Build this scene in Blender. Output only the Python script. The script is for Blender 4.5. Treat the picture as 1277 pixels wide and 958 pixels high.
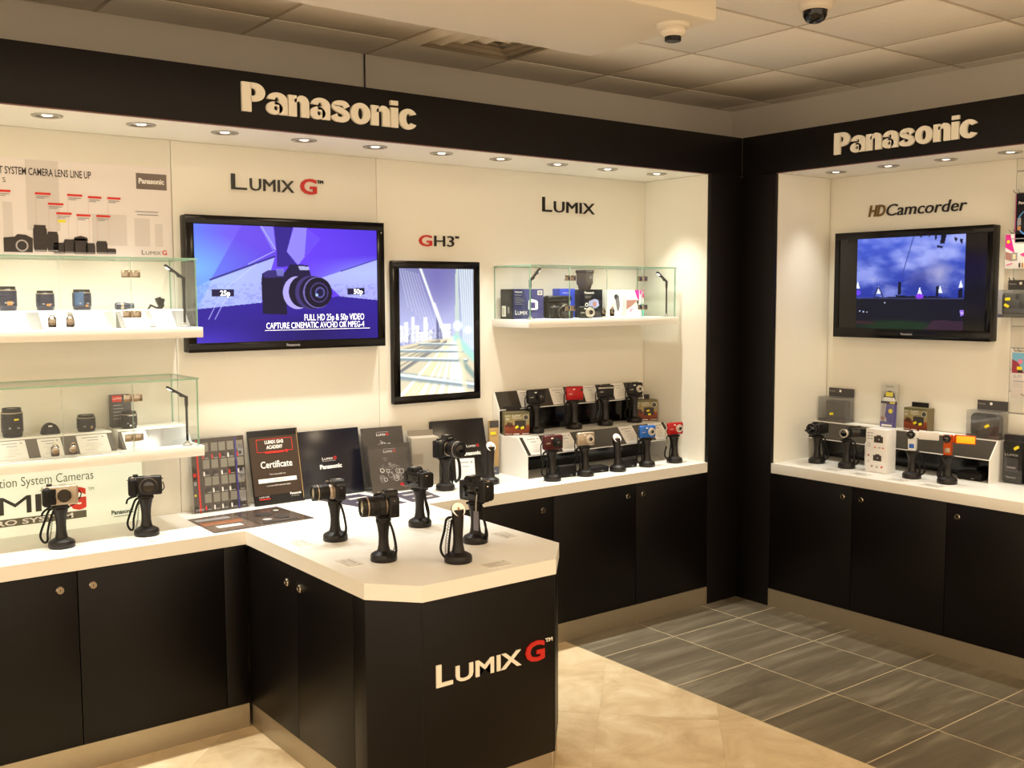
import bpy, bmesh, math, random
import numpy as np
from mathutils import Vector, Matrix
random.seed(7)
for o in list(bpy.data.objects): bpy.data.objects.remove(o)
S = bpy.context.scene
COL = S.collection
PI = math.pi
def lin(r, g=None, b=None):
    if g is None: g = b = r
    f = lambda c: (c/255/12.92) if c/255 <= .04045 else ((c/255+.055)/1.055)**2.4
    return (f(r), f(g), f(b), 1)

# ------------------------------------------------------------------ camera
yaw, pit, rol = .6511, -.0853, -.004
fw = Vector((math.sin(yaw)*math.cos(pit), math.cos(yaw)*math.cos(pit), math.sin(pit)))
r0 = Vector((math.cos(yaw), -math.sin(yaw), 0)); u0 = r0.cross(fw)
rr = r0*math.cos(rol)+u0*math.sin(rol); uu = -r0*math.sin(rol)+u0*math.cos(rol)
cd = bpy.data.cameras.new('camera'); cam = bpy.data.objects.new('camera', cd); COL.objects.link(cam)
cam.matrix_world = Matrix(((rr.x, uu.x, -fw.x, -4.3432), (rr.y, uu.y, -fw.y, -3.6773), (rr.z, uu.z, -fw.z, 1.65), (0, 0, 0, 1)))
cd.sensor_fit = 'HORIZONTAL'; cd.sensor_width = 36; cd.lens = 1287.25/1277*36; cd.clip_start = .05
S.camera = cam
# ------------------------------------------------------------------ light
W = bpy.data.worlds.new('world'); S.world = W; W.use_nodes = True
W.node_tree.nodes['Background'].inputs[0].default_value = (1.0, .79, .55, 1)
W.node_tree.nodes['Background'].inputs[1].default_value = 1.8
S.view_settings.view_transform = 'Standard'; S.view_settings.look = 'None'
S.view_settings.gamma = 1; S.view_settings.exposure = .1
FILL = (1.0, .79, .52)      # warm fill from added, unseen ceiling lamps
FILL_W = 13                # watts per added ceiling panel
SPOT = (1.0, .97, .86)     # downlights over the counters
SPOT_W = 42
SPOT_R_W = 16
def fill_lamp(x, y, w):
    l = bpy.data.lights.new('shop_light', 'AREA'); l.shape = 'RECTANGLE'; l.size = .55; l.size_y = .55
    l.energy = w; l.color = FILL
    o = bpy.data.objects.new('shop_light', l); COL.objects.link(o); o.location = (x, y, 2.715)
    return o
FILL_LAMPS = [(-3.05, -2.35), (-1.3, -2.35), (-4.8, -2.35), (-3.05, -4.6), (-1.3, -4.6), (-4.8, -4.6)]  # out of view, added to fill the room with warm light
for x, y in FILL_LAMPS: fill_lamp(x, y, FILL_W)

# ------------------------------------------------------------------ materials
MC = {}
def mat(name, col, rough=.5, metal=0., spec=.5, emit=None, es=1., noise=0., nscale=8., coat=0., alpha=1.):
    if name in MC: return MC[name]
    m = bpy.data.materials.new(name); m.use_nodes = True
    n = m.node_tree.nodes; b = n['Principled BSDF']
    c = lin(*col) if len(col) == 3 and max(col) > 1.0001 else (tuple(col)+(1,))[:4]
    b.inputs['Base Color'].default_value = c
    b.inputs['Roughness'].default_value = rough; b.inputs['Metallic'].default_value = metal
    b.inputs['Specular IOR Level'].default_value = spec
    b.inputs['Coat Weight'].default_value = coat; b.inputs['Alpha'].default_value = alpha
    if emit:
        b.inputs['Emission Color'].default_value = lin(*emit); b.inputs['Emission Strength'].default_value = es
    if noise:
        L = m.node_tree.links
        tc = n.new('ShaderNodeTexCoord'); t = n.new('ShaderNodeTexNoise'); t.inputs['Scale'].default_value = nscale; t.inputs['Detail'].default_value = 5
        mx = n.new('ShaderNodeMix'); mx.data_type = 'RGBA'; mx.blend_type = 'MIX'
        mx.inputs[6].default_value = tuple(v*(1-noise) for v in c[:3])+(1,)
        mx.inputs[7].default_value = tuple(min(1, v*(1+noise)) for v in c[:3])+(1,)
        L.new(tc.outputs['Object'], t.inputs['Vector']); L.new(t.outputs['Fac'], mx.inputs[0]); L.new(mx.outputs[2], b.inputs['Base Color'])
    MC[name] = m; return m
WHITE = mat('white_laminate', (240, 238, 232), .38, noise=.015)
WALLM = mat('white_wall_panel', (236, 233, 222), .55, noise=.01, nscale=3)
PAINT = mat('ceiling_paint', (224, 214, 198), .85)
PLASTER = mat('grey_plaster', (214, 206, 194), .85, noise=.05, nscale=2)
BLACKP = mat('black_laminate', (9, 6, 6), .4, 0, .25, noise=.12, nscale=3)
BLACKH = mat('black_header', (12, 8, 8), .5, 0, .25, noise=.12, nscale=3)
STEEL = mat('brushed_steel', (176, 164, 142), .42, .75, noise=.05, nscale=30)
CHROME = mat('chrome', (168, 160, 148), .2, 1.)
DARKGAP = mat('shadow_gap', (12, 10, 9), .7)
PLAST = mat('black_plastic', (19, 16, 16), .42, 0, .35)
PLAST2 = mat('black_rubber', (15, 13, 12), .6, 0, .25)
STANDM = mat('stand_plastic', (22, 17, 16), .38, 0, .4)
GLOSSB = mat('gloss_black', (10, 9, 10), .12)
PIANO = mat('piano_bezel', (7, 6, 8), .15, 0, .3)
LETW = mat('cream_letter', (242, 236, 222), .5)
LETK = mat('black_letter', (14, 12, 12), .3)
LETR = mat('red_letter', (196, 34, 26), .4)
GOLD = mat('gold_letter', (120, 95, 50), .3, .5)
PAPER = mat('white_card', (238, 236, 232), .6)
INKG = mat('grey_ink', (150, 148, 150), .7)
INKD = mat('dark_ink', (48, 42, 40), .6)
INKL = mat('pale_ink', (200, 196, 188), .7)
SLOPE = mat('grey_gloss_panel', (62, 57, 50), .22)
SLOPEL = mat('grey_slope_panel', (104, 98, 92), .3)
GLASSY = mat('lens_glass', (14, 16, 24), .05, 0, .9)
GLASSB = mat('bright_lens_glass', (205, 195, 170), .08, .6)
SILV = mat('silver_body', (176, 160, 140), .32, .6)
SILVL = mat('bright_silver', (214, 206, 194), .28, .7)
RED = mat('red_metal', (176, 16, 22), .28, .25)
MAROON = mat('maroon_metal', (72, 16, 18), .28, .3)
BLUE = mat('blue_metal', (34, 98, 186), .3, .2)
ORANGE = mat('orange_metal', (196, 78, 16), .28, .35)
YELL = mat('yellow_sticker', (236, 216, 30), .6)
WHITEG = mat('white_gloss', (236, 234, 232), .25)
REDP = mat('red_print', (214, 40, 30), .6)
GREENEDGE = mat('green_glass_edge', (140, 186, 160), .2, 0, .5, alpha=.85)
NAVYBOX = mat('navy_box', (58, 58, 112), .4)
BLKBOX = mat('black_box', (18, 19, 26), .4, 0, .35)
GREYCARD = mat('dark_grey_card', (66, 62, 60), .5)
TANCARD = mat('tan_card', (176, 146, 96), .6)
LBLUEM = mat('blue_plastic', (40, 66, 190), .4)
ALU = mat('aluminium', (188, 184, 176), .35, .8)

def glass(name, tint, gl=.06, haze=0.):
    m = bpy.data.materials.new(name); m.use_nodes = True; n = m.node_tree.nodes; L = m.node_tree.links; n.clear()
    o = n.new('ShaderNodeOutputMaterial'); mx = n.new('ShaderNodeMixShader'); t = n.new('ShaderNodeBsdfTransparent'); g = n.new('ShaderNodeBsdfGlossy')
    f = n.new('ShaderNodeLayerWeight'); f.inputs['Blend'].default_value = .5
    pw = n.new('ShaderNodeMath'); pw.operation = 'POWER'; pw.inputs[1].default_value = 4; L.new(f.outputs['Facing'], pw.inputs[0])
    ma = n.new('ShaderNodeMath'); ma.operation = 'MULTIPLY_ADD'; ma.inputs[1].default_value = .5; ma.inputs[2].default_value = gl; L.new(pw.outputs[0], ma.inputs[0])
    t.inputs['Color'].default_value = tint; g.inputs['Roughness'].default_value = .02
    L.new(ma.outputs[0], mx.inputs[0]); L.new(t.outputs[0], mx.inputs[1]); L.new(g.outputs[0], mx.inputs[2]); last = mx
    if haze:
        d = n.new('ShaderNodeBsdfDiffuse'); d.inputs['Color'].default_value = (.6, .58, .55, 1); m2 = n.new('ShaderNodeMixShader'); m2.inputs[0].default_value = haze
        L.new(mx.outputs[0], m2.inputs[1]); L.new(d.outputs[0], m2.inputs[2]); last = m2
    L.new(last.outputs[0], o.inputs[0])
    return m
GLASS = glass('clear_glass', (.975, .99, .98, 1), .025)
ACRYL = glass('clear_acrylic', (.95, .95, .95, 1), .03, .015)
CLEARPL = glass('clear_plastic', (.93, .93, .93, 1), .05, .05)

def vcmat(name, emit=0., rough=.5, base=True):
    m = bpy.data.materials.new(name); m.use_nodes = True; n = m.node_tree.nodes; b = n['Principled BSDF']
    a = n.new('ShaderNodeVertexColor'); a.layer_name = 'Col'
    if emit:
        b.inputs['Base Color'].default_value = (.005, .005, .006, 1)
        m.node_tree.links.new(a.outputs[0], b.inputs['Emission Color']); b.inputs['Emission Strength'].default_value = emit
    else: m.node_tree.links.new(a.outputs[0], b.inputs['Base Color'])
    b.inputs['Roughness'].default_value = rough; b.inputs['Specular IOR Level'].default_value = .15 if emit else .4
    return m
SCREEN = vcmat('lit_screen', 1.2, .25); SCREEN2 = vcmat('bright_lit_screen', 1.6, .25)
PRINTVC = vcmat('printed_picture', 0, .45)
def wmat(o):
    m = Matrix()
    while o: m = o.matrix_basis @ m; o = o.parent
    return m

# ------------------------------------------------------------------ mesh builder
def T(x=0, y=0, z=0): return Matrix.Translation((x, y, z))
def RX(a): return Matrix.Rotation(a, 4, 'X')
def RY(a): return Matrix.Rotation(a, 4, 'Y')
def RZ(a): return Matrix.Rotation(a, 4, 'Z')
def FM(x=0, y=0, z=0): return Matrix(((1, 0, 0, x), (0, 0, -1, y), (0, 1, 0, z), (0, 0, 0, 1)))   # u right, v up, w towards the front (-Y)
BOXC = {}
class MB:
    def __init__(s, world=False): s.v = []; s.f = []; s.m = []; s.world = world
    def add(s, vs, fs, m=0, M=None):
        o = len(s.v)
        s.v += [tuple(M @ Vector(p)) if M else tuple(p) for p in vs]
        s.f += [tuple(i+o for i in f) for f in fs]; s.m += [m]*len(fs); return s
    def box(s, c, d, bev=0, m=0, M=None, seg=2):
        k = (tuple(round(x, 5) for x in d), bev, seg)
        if k not in BOXC:
            b = bmesh.new(); bmesh.ops.create_cube(b, size=1)
            for v in b.verts: v.co = (v.co.x*d[0], v.co.y*d[1], v.co.z*d[2])
            if bev: bmesh.ops.bevel(b, geom=list(b.edges), offset=min(bev, min(d)*.49), segments=seg, affect='EDGES', profile=.5)
            b.verts.index_update()
            BOXC[k] = ([tuple(v.co) for v in b.verts], [tuple(v.index for v in f.verts) for f in b.faces]); b.free()
        vs, fs = BOXC[k]
        Q = T(*c); Q = (M @ Q) if M else Q
        return s.add(vs, fs, m, Q)
    def bx(s, x0, x1, y0, y1, z0, z1, bev=0, m=0, M=None): return s.box(((x0+x1)/2, (y0+y1)/2, (z0+z1)/2), (abs(x1-x0), abs(y1-y0), abs(z1-z0)), bev, m, M)
    def lathe(s, prof, n=24, m=0, M=None, sh=None):
        vs = []; fs = []; ring = []
        for r, z in prof:
            ox, oy = sh(z) if sh else (0, 0)
            if r < 1e-6: ring.append([len(vs)]); vs.append((ox, oy, z))
            else:
                ring.append(list(range(len(vs), len(vs)+n)))
                vs += [(ox+r*math.cos(2*PI*i/n), oy+r*math.sin(2*PI*i/n), z) for i in range(n)]
        for a, b in zip(ring, ring[1:]):
            if len(a) == 1 and len(b) == 1: continue
            for i in range(n):
                j = (i+1) % n
                if len(a) == 1: fs.append((a[0], b[j], b[i]))
                elif len(b) == 1: fs.append((a[i], a[j], b[0]))
                else: fs.append((a[i], a[j], b[j], b[i]))
        return s.add(vs, fs, m, M)
    def prism(s, poly, d, m=0, M=None):
        n = len(poly); a = sum(poly[i][0]*poly[(i+1) % n][1]-poly[(i+1) % n][0]*poly[i][1] for i in range(n))
        if a < 0: poly = poly[::-1]
        vs = [(x, y, 0) for x, y in poly]+[(x, y, d) for x, y in poly]
        fs = [tuple(range(n))[::-1], tuple(range(n, 2*n))]+[(i, (i+1) % n, n+(i+1) % n, n+i) for i in range(n)]
        return s.add(vs, fs, m, M)
    def tube(s, pts, r, n=8, m=0, M=None, closed=False):
        P = [Vector(p) for p in pts]; k = len(P); vs = []; fs = []
        t = (P[1]-P[0]).normalized(); a = Vector((0, 0, 1)) if abs(t.z) < .9 else Vector((1, 0, 0)); nn = t.cross(a).normalized()
        for i in range(k):
            t = (P[min(i+1, k-1)]-P[max(i-1, 0)]).normalized(); nn = (nn-t*nn.dot(t)).normalized(); bb = t.cross(nn)
            rad = r[i] if isinstance(r, (list, tuple)) else r
            vs += [tuple(P[i]+(nn*math.cos(2*PI*j/n)+bb*math.sin(2*PI*j/n))*rad) for j in range(n)]
        for i in range(k-1):
            for j in range(n): fs.append((i*n+j, i*n+(j+1) % n, (i+1)*n+(j+1) % n, (i+1)*n+j))
        fs.append(tuple(range(n))[::-1]); fs.append(tuple(range((k-1)*n, k*n)))
        return s.add(vs, fs, m, M)
    def build(s, name, mats, parent=None, smooth=True):
        me = bpy.data.meshes.new(name)
        vs = s.v
        if s.world and parent:
            iv = wmat(parent).inverted(); vs = [tuple(iv @ Vector(p)) for p in vs]
        elif s.world:
            xs = list(zip(*vs)); c = Vector(((min(xs[0])+max(xs[0]))/2, (min(xs[1])+max(xs[1]))/2, min(xs[2])))
            vs = [tuple(Vector(p)-c) for p in vs]
        me.from_pydata(vs, [], s.f)
        for m in (mats if isinstance(mats, (list, tuple)) else [mats]): me.materials.append(m)
        me.polygons.foreach_set('material_index', s.m)
        if smooth:
            me.polygons.foreach_set('use_smooth', [True]*len(s.f)); me.set_sharp_from_angle(angle=math.radians(32))
        me.update()
        o = bpy.data.objects.new(name, me); COL.objects.link(o)
        if parent: o.parent = parent
        elif s.world: o.location = c
        return o
def tag(o, label=None, cat=None, group=None, kind=None):
    if label: o['label'] = label
    if cat: o['category'] = cat
    if group: o['group'] = group
    if kind: o['kind'] = kind
    return o
def thing(name, label, cat, loc=(0, 0, 0), rz=0, group=None, rx=0, kind=None):
    o = bpy.data.objects.new(name, None); COL.objects.link(o); o.location = loc; o.rotation_euler = (rx, 0, rz); o.empty_display_size = .05
    return tag(o, label, cat, group, kind)
def B(name, m, parent, x0, x1, y0, y1, z0, z1, bev=0, world=False): return MB(world).bx(x0, x1, y0, y1, z0, z1, bev).build(name, m, parent)

# ------------------------------------------------------------------ writing
TC = {}
def tgeo(s, bold=0., ext=0., shear=0.):
    k = (s, bold, ext, shear)
    if k not in TC:
        c = bpy.data.curves.new('t', 'FONT'); c.body = s; c.size = 1; c.offset = bold; c.extrude = ext; c.resolution_u = 3; c.shear = shear
        o = bpy.data.objects.new('t', c); me = o.to_mesh()
        TC[k] = ([tuple(v.co) for v in me.vertices], [tuple(p.vertices) for p in me.polygons])
        o.to_mesh_clear(); bpy.data.objects.remove(o); bpy.data.curves.remove(c)
    return TC[k]
CAP = max(v[1] for v in tgeo('H')[0])
def tw(s, bold=0., shear=0.):
    g = tgeo(s, bold, 0., shear)[0]; return (min(v[0] for v in g), max(v[0] for v in g))
def print_(parent, els, M=None, name='print', eps=.00025):
    M = M or FM(); mb = MB(); ms = []
    def mi(m):
        if m not in ms: ms.append(m)
        return ms.index(m)
    for i, e in enumerate(els):
        w = min(.0035, .0004+eps*i); k = e[0]
        if k == 'r': _, a, b, c, d, m = e; mb.add([(a, b, w), (c, b, w), (c, d, w), (a, d, w)], [(0, 1, 2, 3)], mi(m), M)
        elif k == 'p': mb.add([(x, y, w) for x, y in e[1]], [tuple(range(len(e[1])))], mi(e[2]), M)
        elif k == 'c':
            n = 24; mb.add([(e[1]+e[3]*math.cos(2*PI*j/n), e[2]+e[3]*math.sin(2*PI*j/n), w) for j in range(n)], [tuple(range(n))], mi(e[4]), M)
        elif k == 'o':
            n = 28; r1 = e[3]; r2 = e[4]
            vs = [(e[1]+q*math.cos(2*PI*j/n), e[2]+q*math.sin(2*PI*j/n), w) for q in (r1, r2) for j in range(n)]
            mb.add(vs, [(j, (j+1) % n, n+(j+1) % n, n+j) for j in range(n)], mi(e[5]), M)
        elif k == 'l':
            _, a, b, c, d, wd, m = e; q = math.hypot(c-a, d-b) or 1; nx, ny = -(d-b)/q*wd/2, (c-a)/q*wd/2
            mb.add([(a-nx, b-ny, w), (c-nx, d-ny, w), (c+nx, d+ny, w), (a+nx, b+ny, w)], [(0, 1, 2, 3)], mi(m), M)
        elif k == 't':
            _, s, x, y, cap, m = e[:6]; op = e[6] if len(e) > 6 else {}
            bold = op.get('bold', 0.); sh = op.get('shear', 0.); vs, fs = tgeo(s, bold, 0., sh); lo, hi = tw(s, bold, sh)
            sy = cap/CAP; sx = op['w']/(hi-lo) if 'w' in op else sy
            x -= {'l': 0, 'c': .5, 'r': 1}[op.get('al', 'l')]*(hi-lo)*sx
            mb.add([(x+(v[0]-lo)*sx, y+v[1]*sy, w) for v in vs], fs, mi(m), M)
    return mb.build(name, ms, parent, smooth=False)
def lumix(x, y, cap, w, mt, mg=None, tm=None, bold=.0):
    """the small-capital word mark: L tall, UMIX lower, and the G behind it"""
    wl = w*(.76 if mg else 1)
    e = [('t', 'L', x, y, cap, mt, {'w': wl*.17, 'bold': bold}), ('t', 'UMIX', x+wl*.2, y, cap*.76, mt, {'w': wl*.8, 'bold': bold})]
    if mg: e.append(('t', 'G', x+w*.8, y, cap, mg, {'w': w*.2, 'bold': bold+.02}))
    if tm: e.append(('t', 'TM', x+w*1.01, y+cap*.8, cap*.22, tm))
    return e
def letters(parent, s, M, cap, width, depth, mats, bold=0., shear=0., gap=0., name='letter'):
    lo, hi = tw(s, bold, shear); base = tw('l', bold, shear)[1]
    sy = cap/CAP; sx = width/(hi-lo)
    for i, ch in enumerate(s):
        if ch == ' ': continue
        off = tw(s[:i]+'l', bold, shear)[1]-base if i else 0
        vs, fs = tgeo(ch, bold, 1., shear)
        mb = MB(True); mb.add([((v[0]+off-lo)*sx, v[1]*sy, (v[2]+1)*depth/2) for v in vs], fs, 0, M)
        mb.build(name, mats[i] if isinstance(mats, (list, tuple)) else mats, parent)

# ------------------------------------------------------------------ painted flat pictures (screens and prints)
def noise2(x, y, seed=0):
    def h(i, j): return np.modf(np.abs(np.sin(i*127.1+j*311.7+seed*17.3)*43758.5453))[0]
    xi, yi = np.floor(x), np.floor(y); xf, yf = x-xi, y-yi; xf = xf*xf*(3-2*xf); yf = yf*yf*(3-2*yf)
    return (h(xi, yi)*(1-xf)+h(xi+1, yi)*xf)*(1-yf)+(h(xi, yi+1)*(1-xf)+h(xi+1, yi+1)*xf)*yf
def fbm(x, y, seed=0, o=4):
    t = 0; a = .5
    for k in range(o): t = t+a*noise2(x*2**k, y*2**k, seed+k); a /= 2
    return t
def homog(c):
    """photo corners (tl, tr, br, bl) of a flat picture -> unit coordinates, v downwards"""
    A = []; b = []
    for (x, y), (u, v) in zip(c, ((0, 0), (1, 0), (1, 1), (0, 1))):
        A += [[x, y, 1, 0, 0, 0, -u*x, -u*y], [0, 0, 0, x, y, 1, -v*x, -v*y]]; b += [u, v]
    h = np.linalg.solve(np.array(A, float), np.array(b, float))
    return lambda x, y: ((h[0]*x+h[1]*y+h[2])/(h[6]*x+h[7]*y+1), (h[3]*x+h[4]*y+h[5])/(h[6]*x+h[7]*y+1))
class Paint:
    def __init__(s, nx, ny, asp, q=None):
        s.nx, s.ny, s.asp = nx, ny, asp; s.q = q or (lambda x, y: (x, y))
        u, v = np.meshgrid(np.linspace(0, 1, nx), np.linspace(0, 1, ny)); s.u, s.v = u, v
        s.c = np.zeros((ny, nx, 3))
    def mix(s, mask, col, a=1.):
        col = np.asarray(col, float); k = (mask*a)[..., None]; s.c = s.c*(1-k)+col*k
    def poly(s, pts, col, a=1.):
        P = [s.q(*p) for p in pts]; m = np.zeros_like(s.u, bool)
        for (x1, y1), (x2, y2) in zip(P, P[1:]+P[:1]):
            if y1 == y2: continue
            m ^= ((y1 > s.v) != (y2 > s.v)) & (s.u < (x2-x1)*(s.v-y1)/(y2-y1)+x1)
        s.mix(m.astype(float), col, a)
    def line(s, x1, y1, x2, y2, w, col, a=1.):
        (x1, y1), (x2, y2) = s.q(x1, y1), s.q(x2, y2); k = s.asp
        dx, dy = (x2-x1)*k, y2-y1; L = dx*dx+dy*dy; t = np.clip(((s.u-x1)*k*dx+(s.v-y1)*dy)/L, 0, 1)
        d = np.hypot((s.u-x1)*k-t*dx, s.v-y1-t*dy); s.mix(np.clip(1.5-d/w, 0, 1), col, a)
    def blob(s, x, y, rx, ry, col, a=1., soft=.0):
        x, y = s.q(x, y); d = np.hypot((s.u-x)/rx, (s.v-y)/ry)
        s.mix(np.clip((1-d)/soft, 0, 1) if soft else (d < 1).astype(float), col, a)
    def build(s, parent, name, x0, x1, z0, z1, y, m):
        nx, ny = s.nx, s.ny; n = nx*ny
        V = np.zeros((n, 3)); V[:, 0] = (x0+(x1-x0)*s.u).ravel(); V[:, 1] = y; V[:, 2] = (z1+(z0-z1)*s.v).ravel()
        i = np.arange(n).reshape(ny, nx); F = np.stack([i[1:, :-1], i[1:, 1:], i[:-1, 1:], i[:-1, :-1]], -1).reshape(-1, 4)
        me = bpy.data.meshes.new(name); me.from_pydata(V.tolist(), [], F.tolist())
        a = me.color_attributes.new('Col', 'FLOAT_COLOR', 'POINT')
        c = np.clip(s.c/255, 0, 1).reshape(-1, 3); c = np.where(c <= .04045, c/12.92, ((c+.055)/1.055)**2.4)
        a.data.foreach_set('color', np.concatenate([c, np.ones((n, 1))], 1).ravel()); me.materials.append(m)
        o = bpy.data.objects.new(name, me); COL.objects.link(o); o.parent = parent; return o

# ================================================================== THE SETTING
ZC, ZB, ZF, ZT, D, D2, W1, W2, CEIL = .766, .714, 2.275, 2.477, .481, .466, .242, .224, 2.75
def stone(name, c1, c2, c3, kind):
    m = bpy.data.materials.new(name); m.use_nodes = True; n = m.node_tree.nodes; L = m.node_tree.links; b = n['Principled BSDF']
    tc = n.new('ShaderNodeTexCoord'); mp = n.new('ShaderNodeMapping'); t = n.new('ShaderNodeTexNoise'); cr = n.new('ShaderNodeValToRGB'); oi = n.new('ShaderNodeObjectInfo'); ad = n.new('ShaderNodeVectorMath')
    L.new(tc.outputs['Object'], ad.inputs[0])
    sc = n.new('ShaderNodeVectorMath'); sc.operation = 'SCALE'; sc.inputs[0].default_value = (1, 1, 1); L.new(oi.outputs['Random'], sc.inputs['Scale'])
    ml = n.new('ShaderNodeVectorMath'); ml.operation = 'MULTIPLY'; ml.inputs[1].default_value = (13, 7, 5); L.new(sc.outputs[0], ml.inputs[0]); L.new(ml.outputs[0], ad.inputs[1])
    L.new(ad.outputs[0], mp.inputs['Vector'])
    if kind == 'vein': mp.inputs['Scale'].default_value = (.9, 8.5, 1); mp.inputs['Rotation'].default_value = (0, 0, .18); t.inputs['Scale'].default_value = 1.5; t.inputs['Distortion'].default_value = .5
    else: t.inputs['Scale'].default_value = 4.5; t.inputs['Distortion'].default_value = .6
    t.inputs['Detail'].default_value = 7; t.inputs['Roughness'].default_value = .62
    L.new(mp.outputs[0], t.inputs['Vector']); L.new(t.outputs['Fac'], cr.inputs[0])
    e = cr.color_ramp.elements; e[0].position = .33; e[0].color = lin(*c1); e[1].position = .68; e[1].color = lin(*c3)
    x = e.new(.52); x.color = lin(*c2)
    L.new(cr.outputs[0], b.inputs['Base Color']); b.inputs['Roughness'].default_value = .38
    return m
GREYT = stone('grey_stone_tile', (92, 83, 68), (109, 100, 83), (140, 131, 113), 'vein')
BEIGET = stone('beige_marble_tile', (192, 168, 130), (215, 193, 156), (228, 212, 180), 'cloud')
GROUT = mat('pale_grout', (196, 180, 148), .8); GROUT2 = mat('beige_grout', (176, 156, 122), .8)
XB = -1.228
floor = tag(MB(True).bx(-7.5, 1.2, -7.5, 1.0, -.1, -.0008).build('floor', GROUT), 'pale grout bed under stone floor tiles', None, None, 'structure')
def tile(x0, x1, y0, y1, m, poly=None):
    mb = MB(True); p = poly or [(x0, y0), (x1, y0), (x1, y1), (x0, y1)]
    mb.prism(p, .008, 0, T(0, 0, -.008)); return mb.build('tile', m, floor)
gx = [-1.225, -.762, -.285, .19]; gy = [.1, -.265, -.72, -1.175, -1.637, -2.1, -2.56]
for i in range(3):
    for j in range(len(gy)-1): tile(gx[i]+.003, gx[i+1]-.003, gy[j+1]+.003, gy[j]-.003, GREYT)
def clip(poly, f):
    out = []
    for a, b in zip(poly, poly[1:]+poly[:1]):
        fa, fb = f(a), f(b)
        if fa >= 0: out.append(a)
        if fa*fb < 0: t = fa/(fa-fb); out.append((a[0]+(b[0]-a[0])*t, a[1]+(b[1]-a[1])*t))
    return out
g = .0009
for k in range(-9, 10):
    for m_ in range(-9, 10):
        s0, s1 = -.94+.66*k+g, -.94+.66*(k+1)-g; t0, t1 = -3.07+.66*m_+g, -3.07+.66*(m_+1)-g      # s = x-y, t = x+y
        P = [((s+t)/2, (t-s)/2) for s, t in ((s0, t0), (s1, t0), (s1, t1), (s0, t1))]
        P = clip(P, lambda p: XB-.002-p[0]); P = P and clip(P, lambda p: .05-p[1]); P = P and clip(P, lambda p: p[1]+3.2); P = P and clip(P, lambda p: p[0]+4.6)
        if len(P) > 2: tile(0, 0, 0, 0, BEIGET, P)
# walls behind
wl = tag(B('wall_left', PLASTER, None, -7.5, 1.2, .56, .7, 0, CEIL+.05, world=True), 'plain plaster wall above the long header', None, None, 'structure')
wr = tag(B('wall_right', PLASTER, None, .56, .7, -7.5, .56, 0, CEIL+.05, world=True), 'plain wall behind the right display bay', None, None, 'structure')
xs = [-4.78, -3.832, -2.887, -1.947, -W1-.001]
for a, b in zip(xs, xs[1:]): B('back_panel', WALLM, wl, a+.0012, b-.0012, D, .555, .6, ZF, .0015, True)
tag(B('trim_2', WALLM, None, -W1+.0005, -W1+.018, .0225, .5, ZC-.05, ZF-.001, 0, True), 'white side panel closing the right end of the left bay', None, None, 'structure')
tag(B('trim_3', WALLM, None, -4.80, -4.782, .0225, .5, ZC-.05, ZF-.001, 0, True), 'white side panel closing the far left end of the left bay', None, None, 'structure')
B('back_panel', WALLM, wr, D2, .555, -1.236, -W2+.02, .6, ZF, .0015, True)
tag(B('trim_4', WALLM, None, .0225, .462, -W2+.0005, -W2+.018, ZC-.05, ZF-.001, 0, True), 'white side panel closing the left end of the right bay', None, None, 'structure')
B('slat_backing', DARKGAP, wr, D2+.014, .555, -2.6, -1.238, .6, ZF, 0, True)
z = .784
while z < ZF:
    B('slat', WALLM, wr, D2, D2+.013, -2.6, -1.238, z, min(z+.0965, ZF-.001), .002, True)
    if z+.1 < ZF: B('channel_insert', ALU, wr, D2+.004, D2+.0135, -2.6, -1.238, z+.0965, z+.1023, 0, True)
    z += .1025
# ceiling
ceil = tag(B('ceiling', mat('ceiling_grid_gap', (120, 104, 84), .8), None, -7.5, 1.2, -7.5, .7, CEIL+.008, CEIL+.12, world=True), 'suspended ceiling of square white tiles', None, None, 'structure')
TILEM = mat('ceiling_tile', (236, 228, 216), .9, noise=.03, nscale=40); TBAR = mat('ceiling_grid_bar', (196, 182, 164), .6)
cx = [-.165+.595*k for k in range(-12, 3)]; cy = [.235+.575*k for k in (1, 0, -1, -2, -3, -4, -5, -6, -7, -8, -9, -10, -11, -12, -13)]
cy[0] = .56
vent_cell = None
for i in range(len(cx)-1):
    for j in range(len(cy)-1):
        x0, x1, y1, y0 = cx[i], cx[i+1], cy[j], cy[j+1]
        if abs(x0+1.95) < .05 and j == 1: vent_cell = (x0, x1, y0, y1); continue
        if any(abs((x0+x1)/2-a) < .3 and abs((y0+y1)/2-b) < .3 for a, b in FILL_LAMPS): continue
        if x1 < -4.6 and y1 < -1: continue
        B('ceiling_tile', TILEM, ceil, x0+.011, x1-.011, y0+.011, y1-.011, CEIL-.001, CEIL+.009, .0015, True)
for x in cx: B('grid_bar', TBAR, ceil, x-.011, x+.011, cy[-1], .56, CEIL+.001, CEIL+.008, 0, True)
for y in cy: B('grid_bar', TBAR, ceil, cx[0], .56, y-.011, y+.011, CEIL+.0015, CEIL+.0075, 0, True)
tag(B('trim_1', PAINT, None, -7.4, -1.53, -1.175, -.51, 2.60, CEIL-.001, .012, True), 'smooth cream bulkhead dropped below the tiled ceiling', None, None, 'structure')
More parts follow.
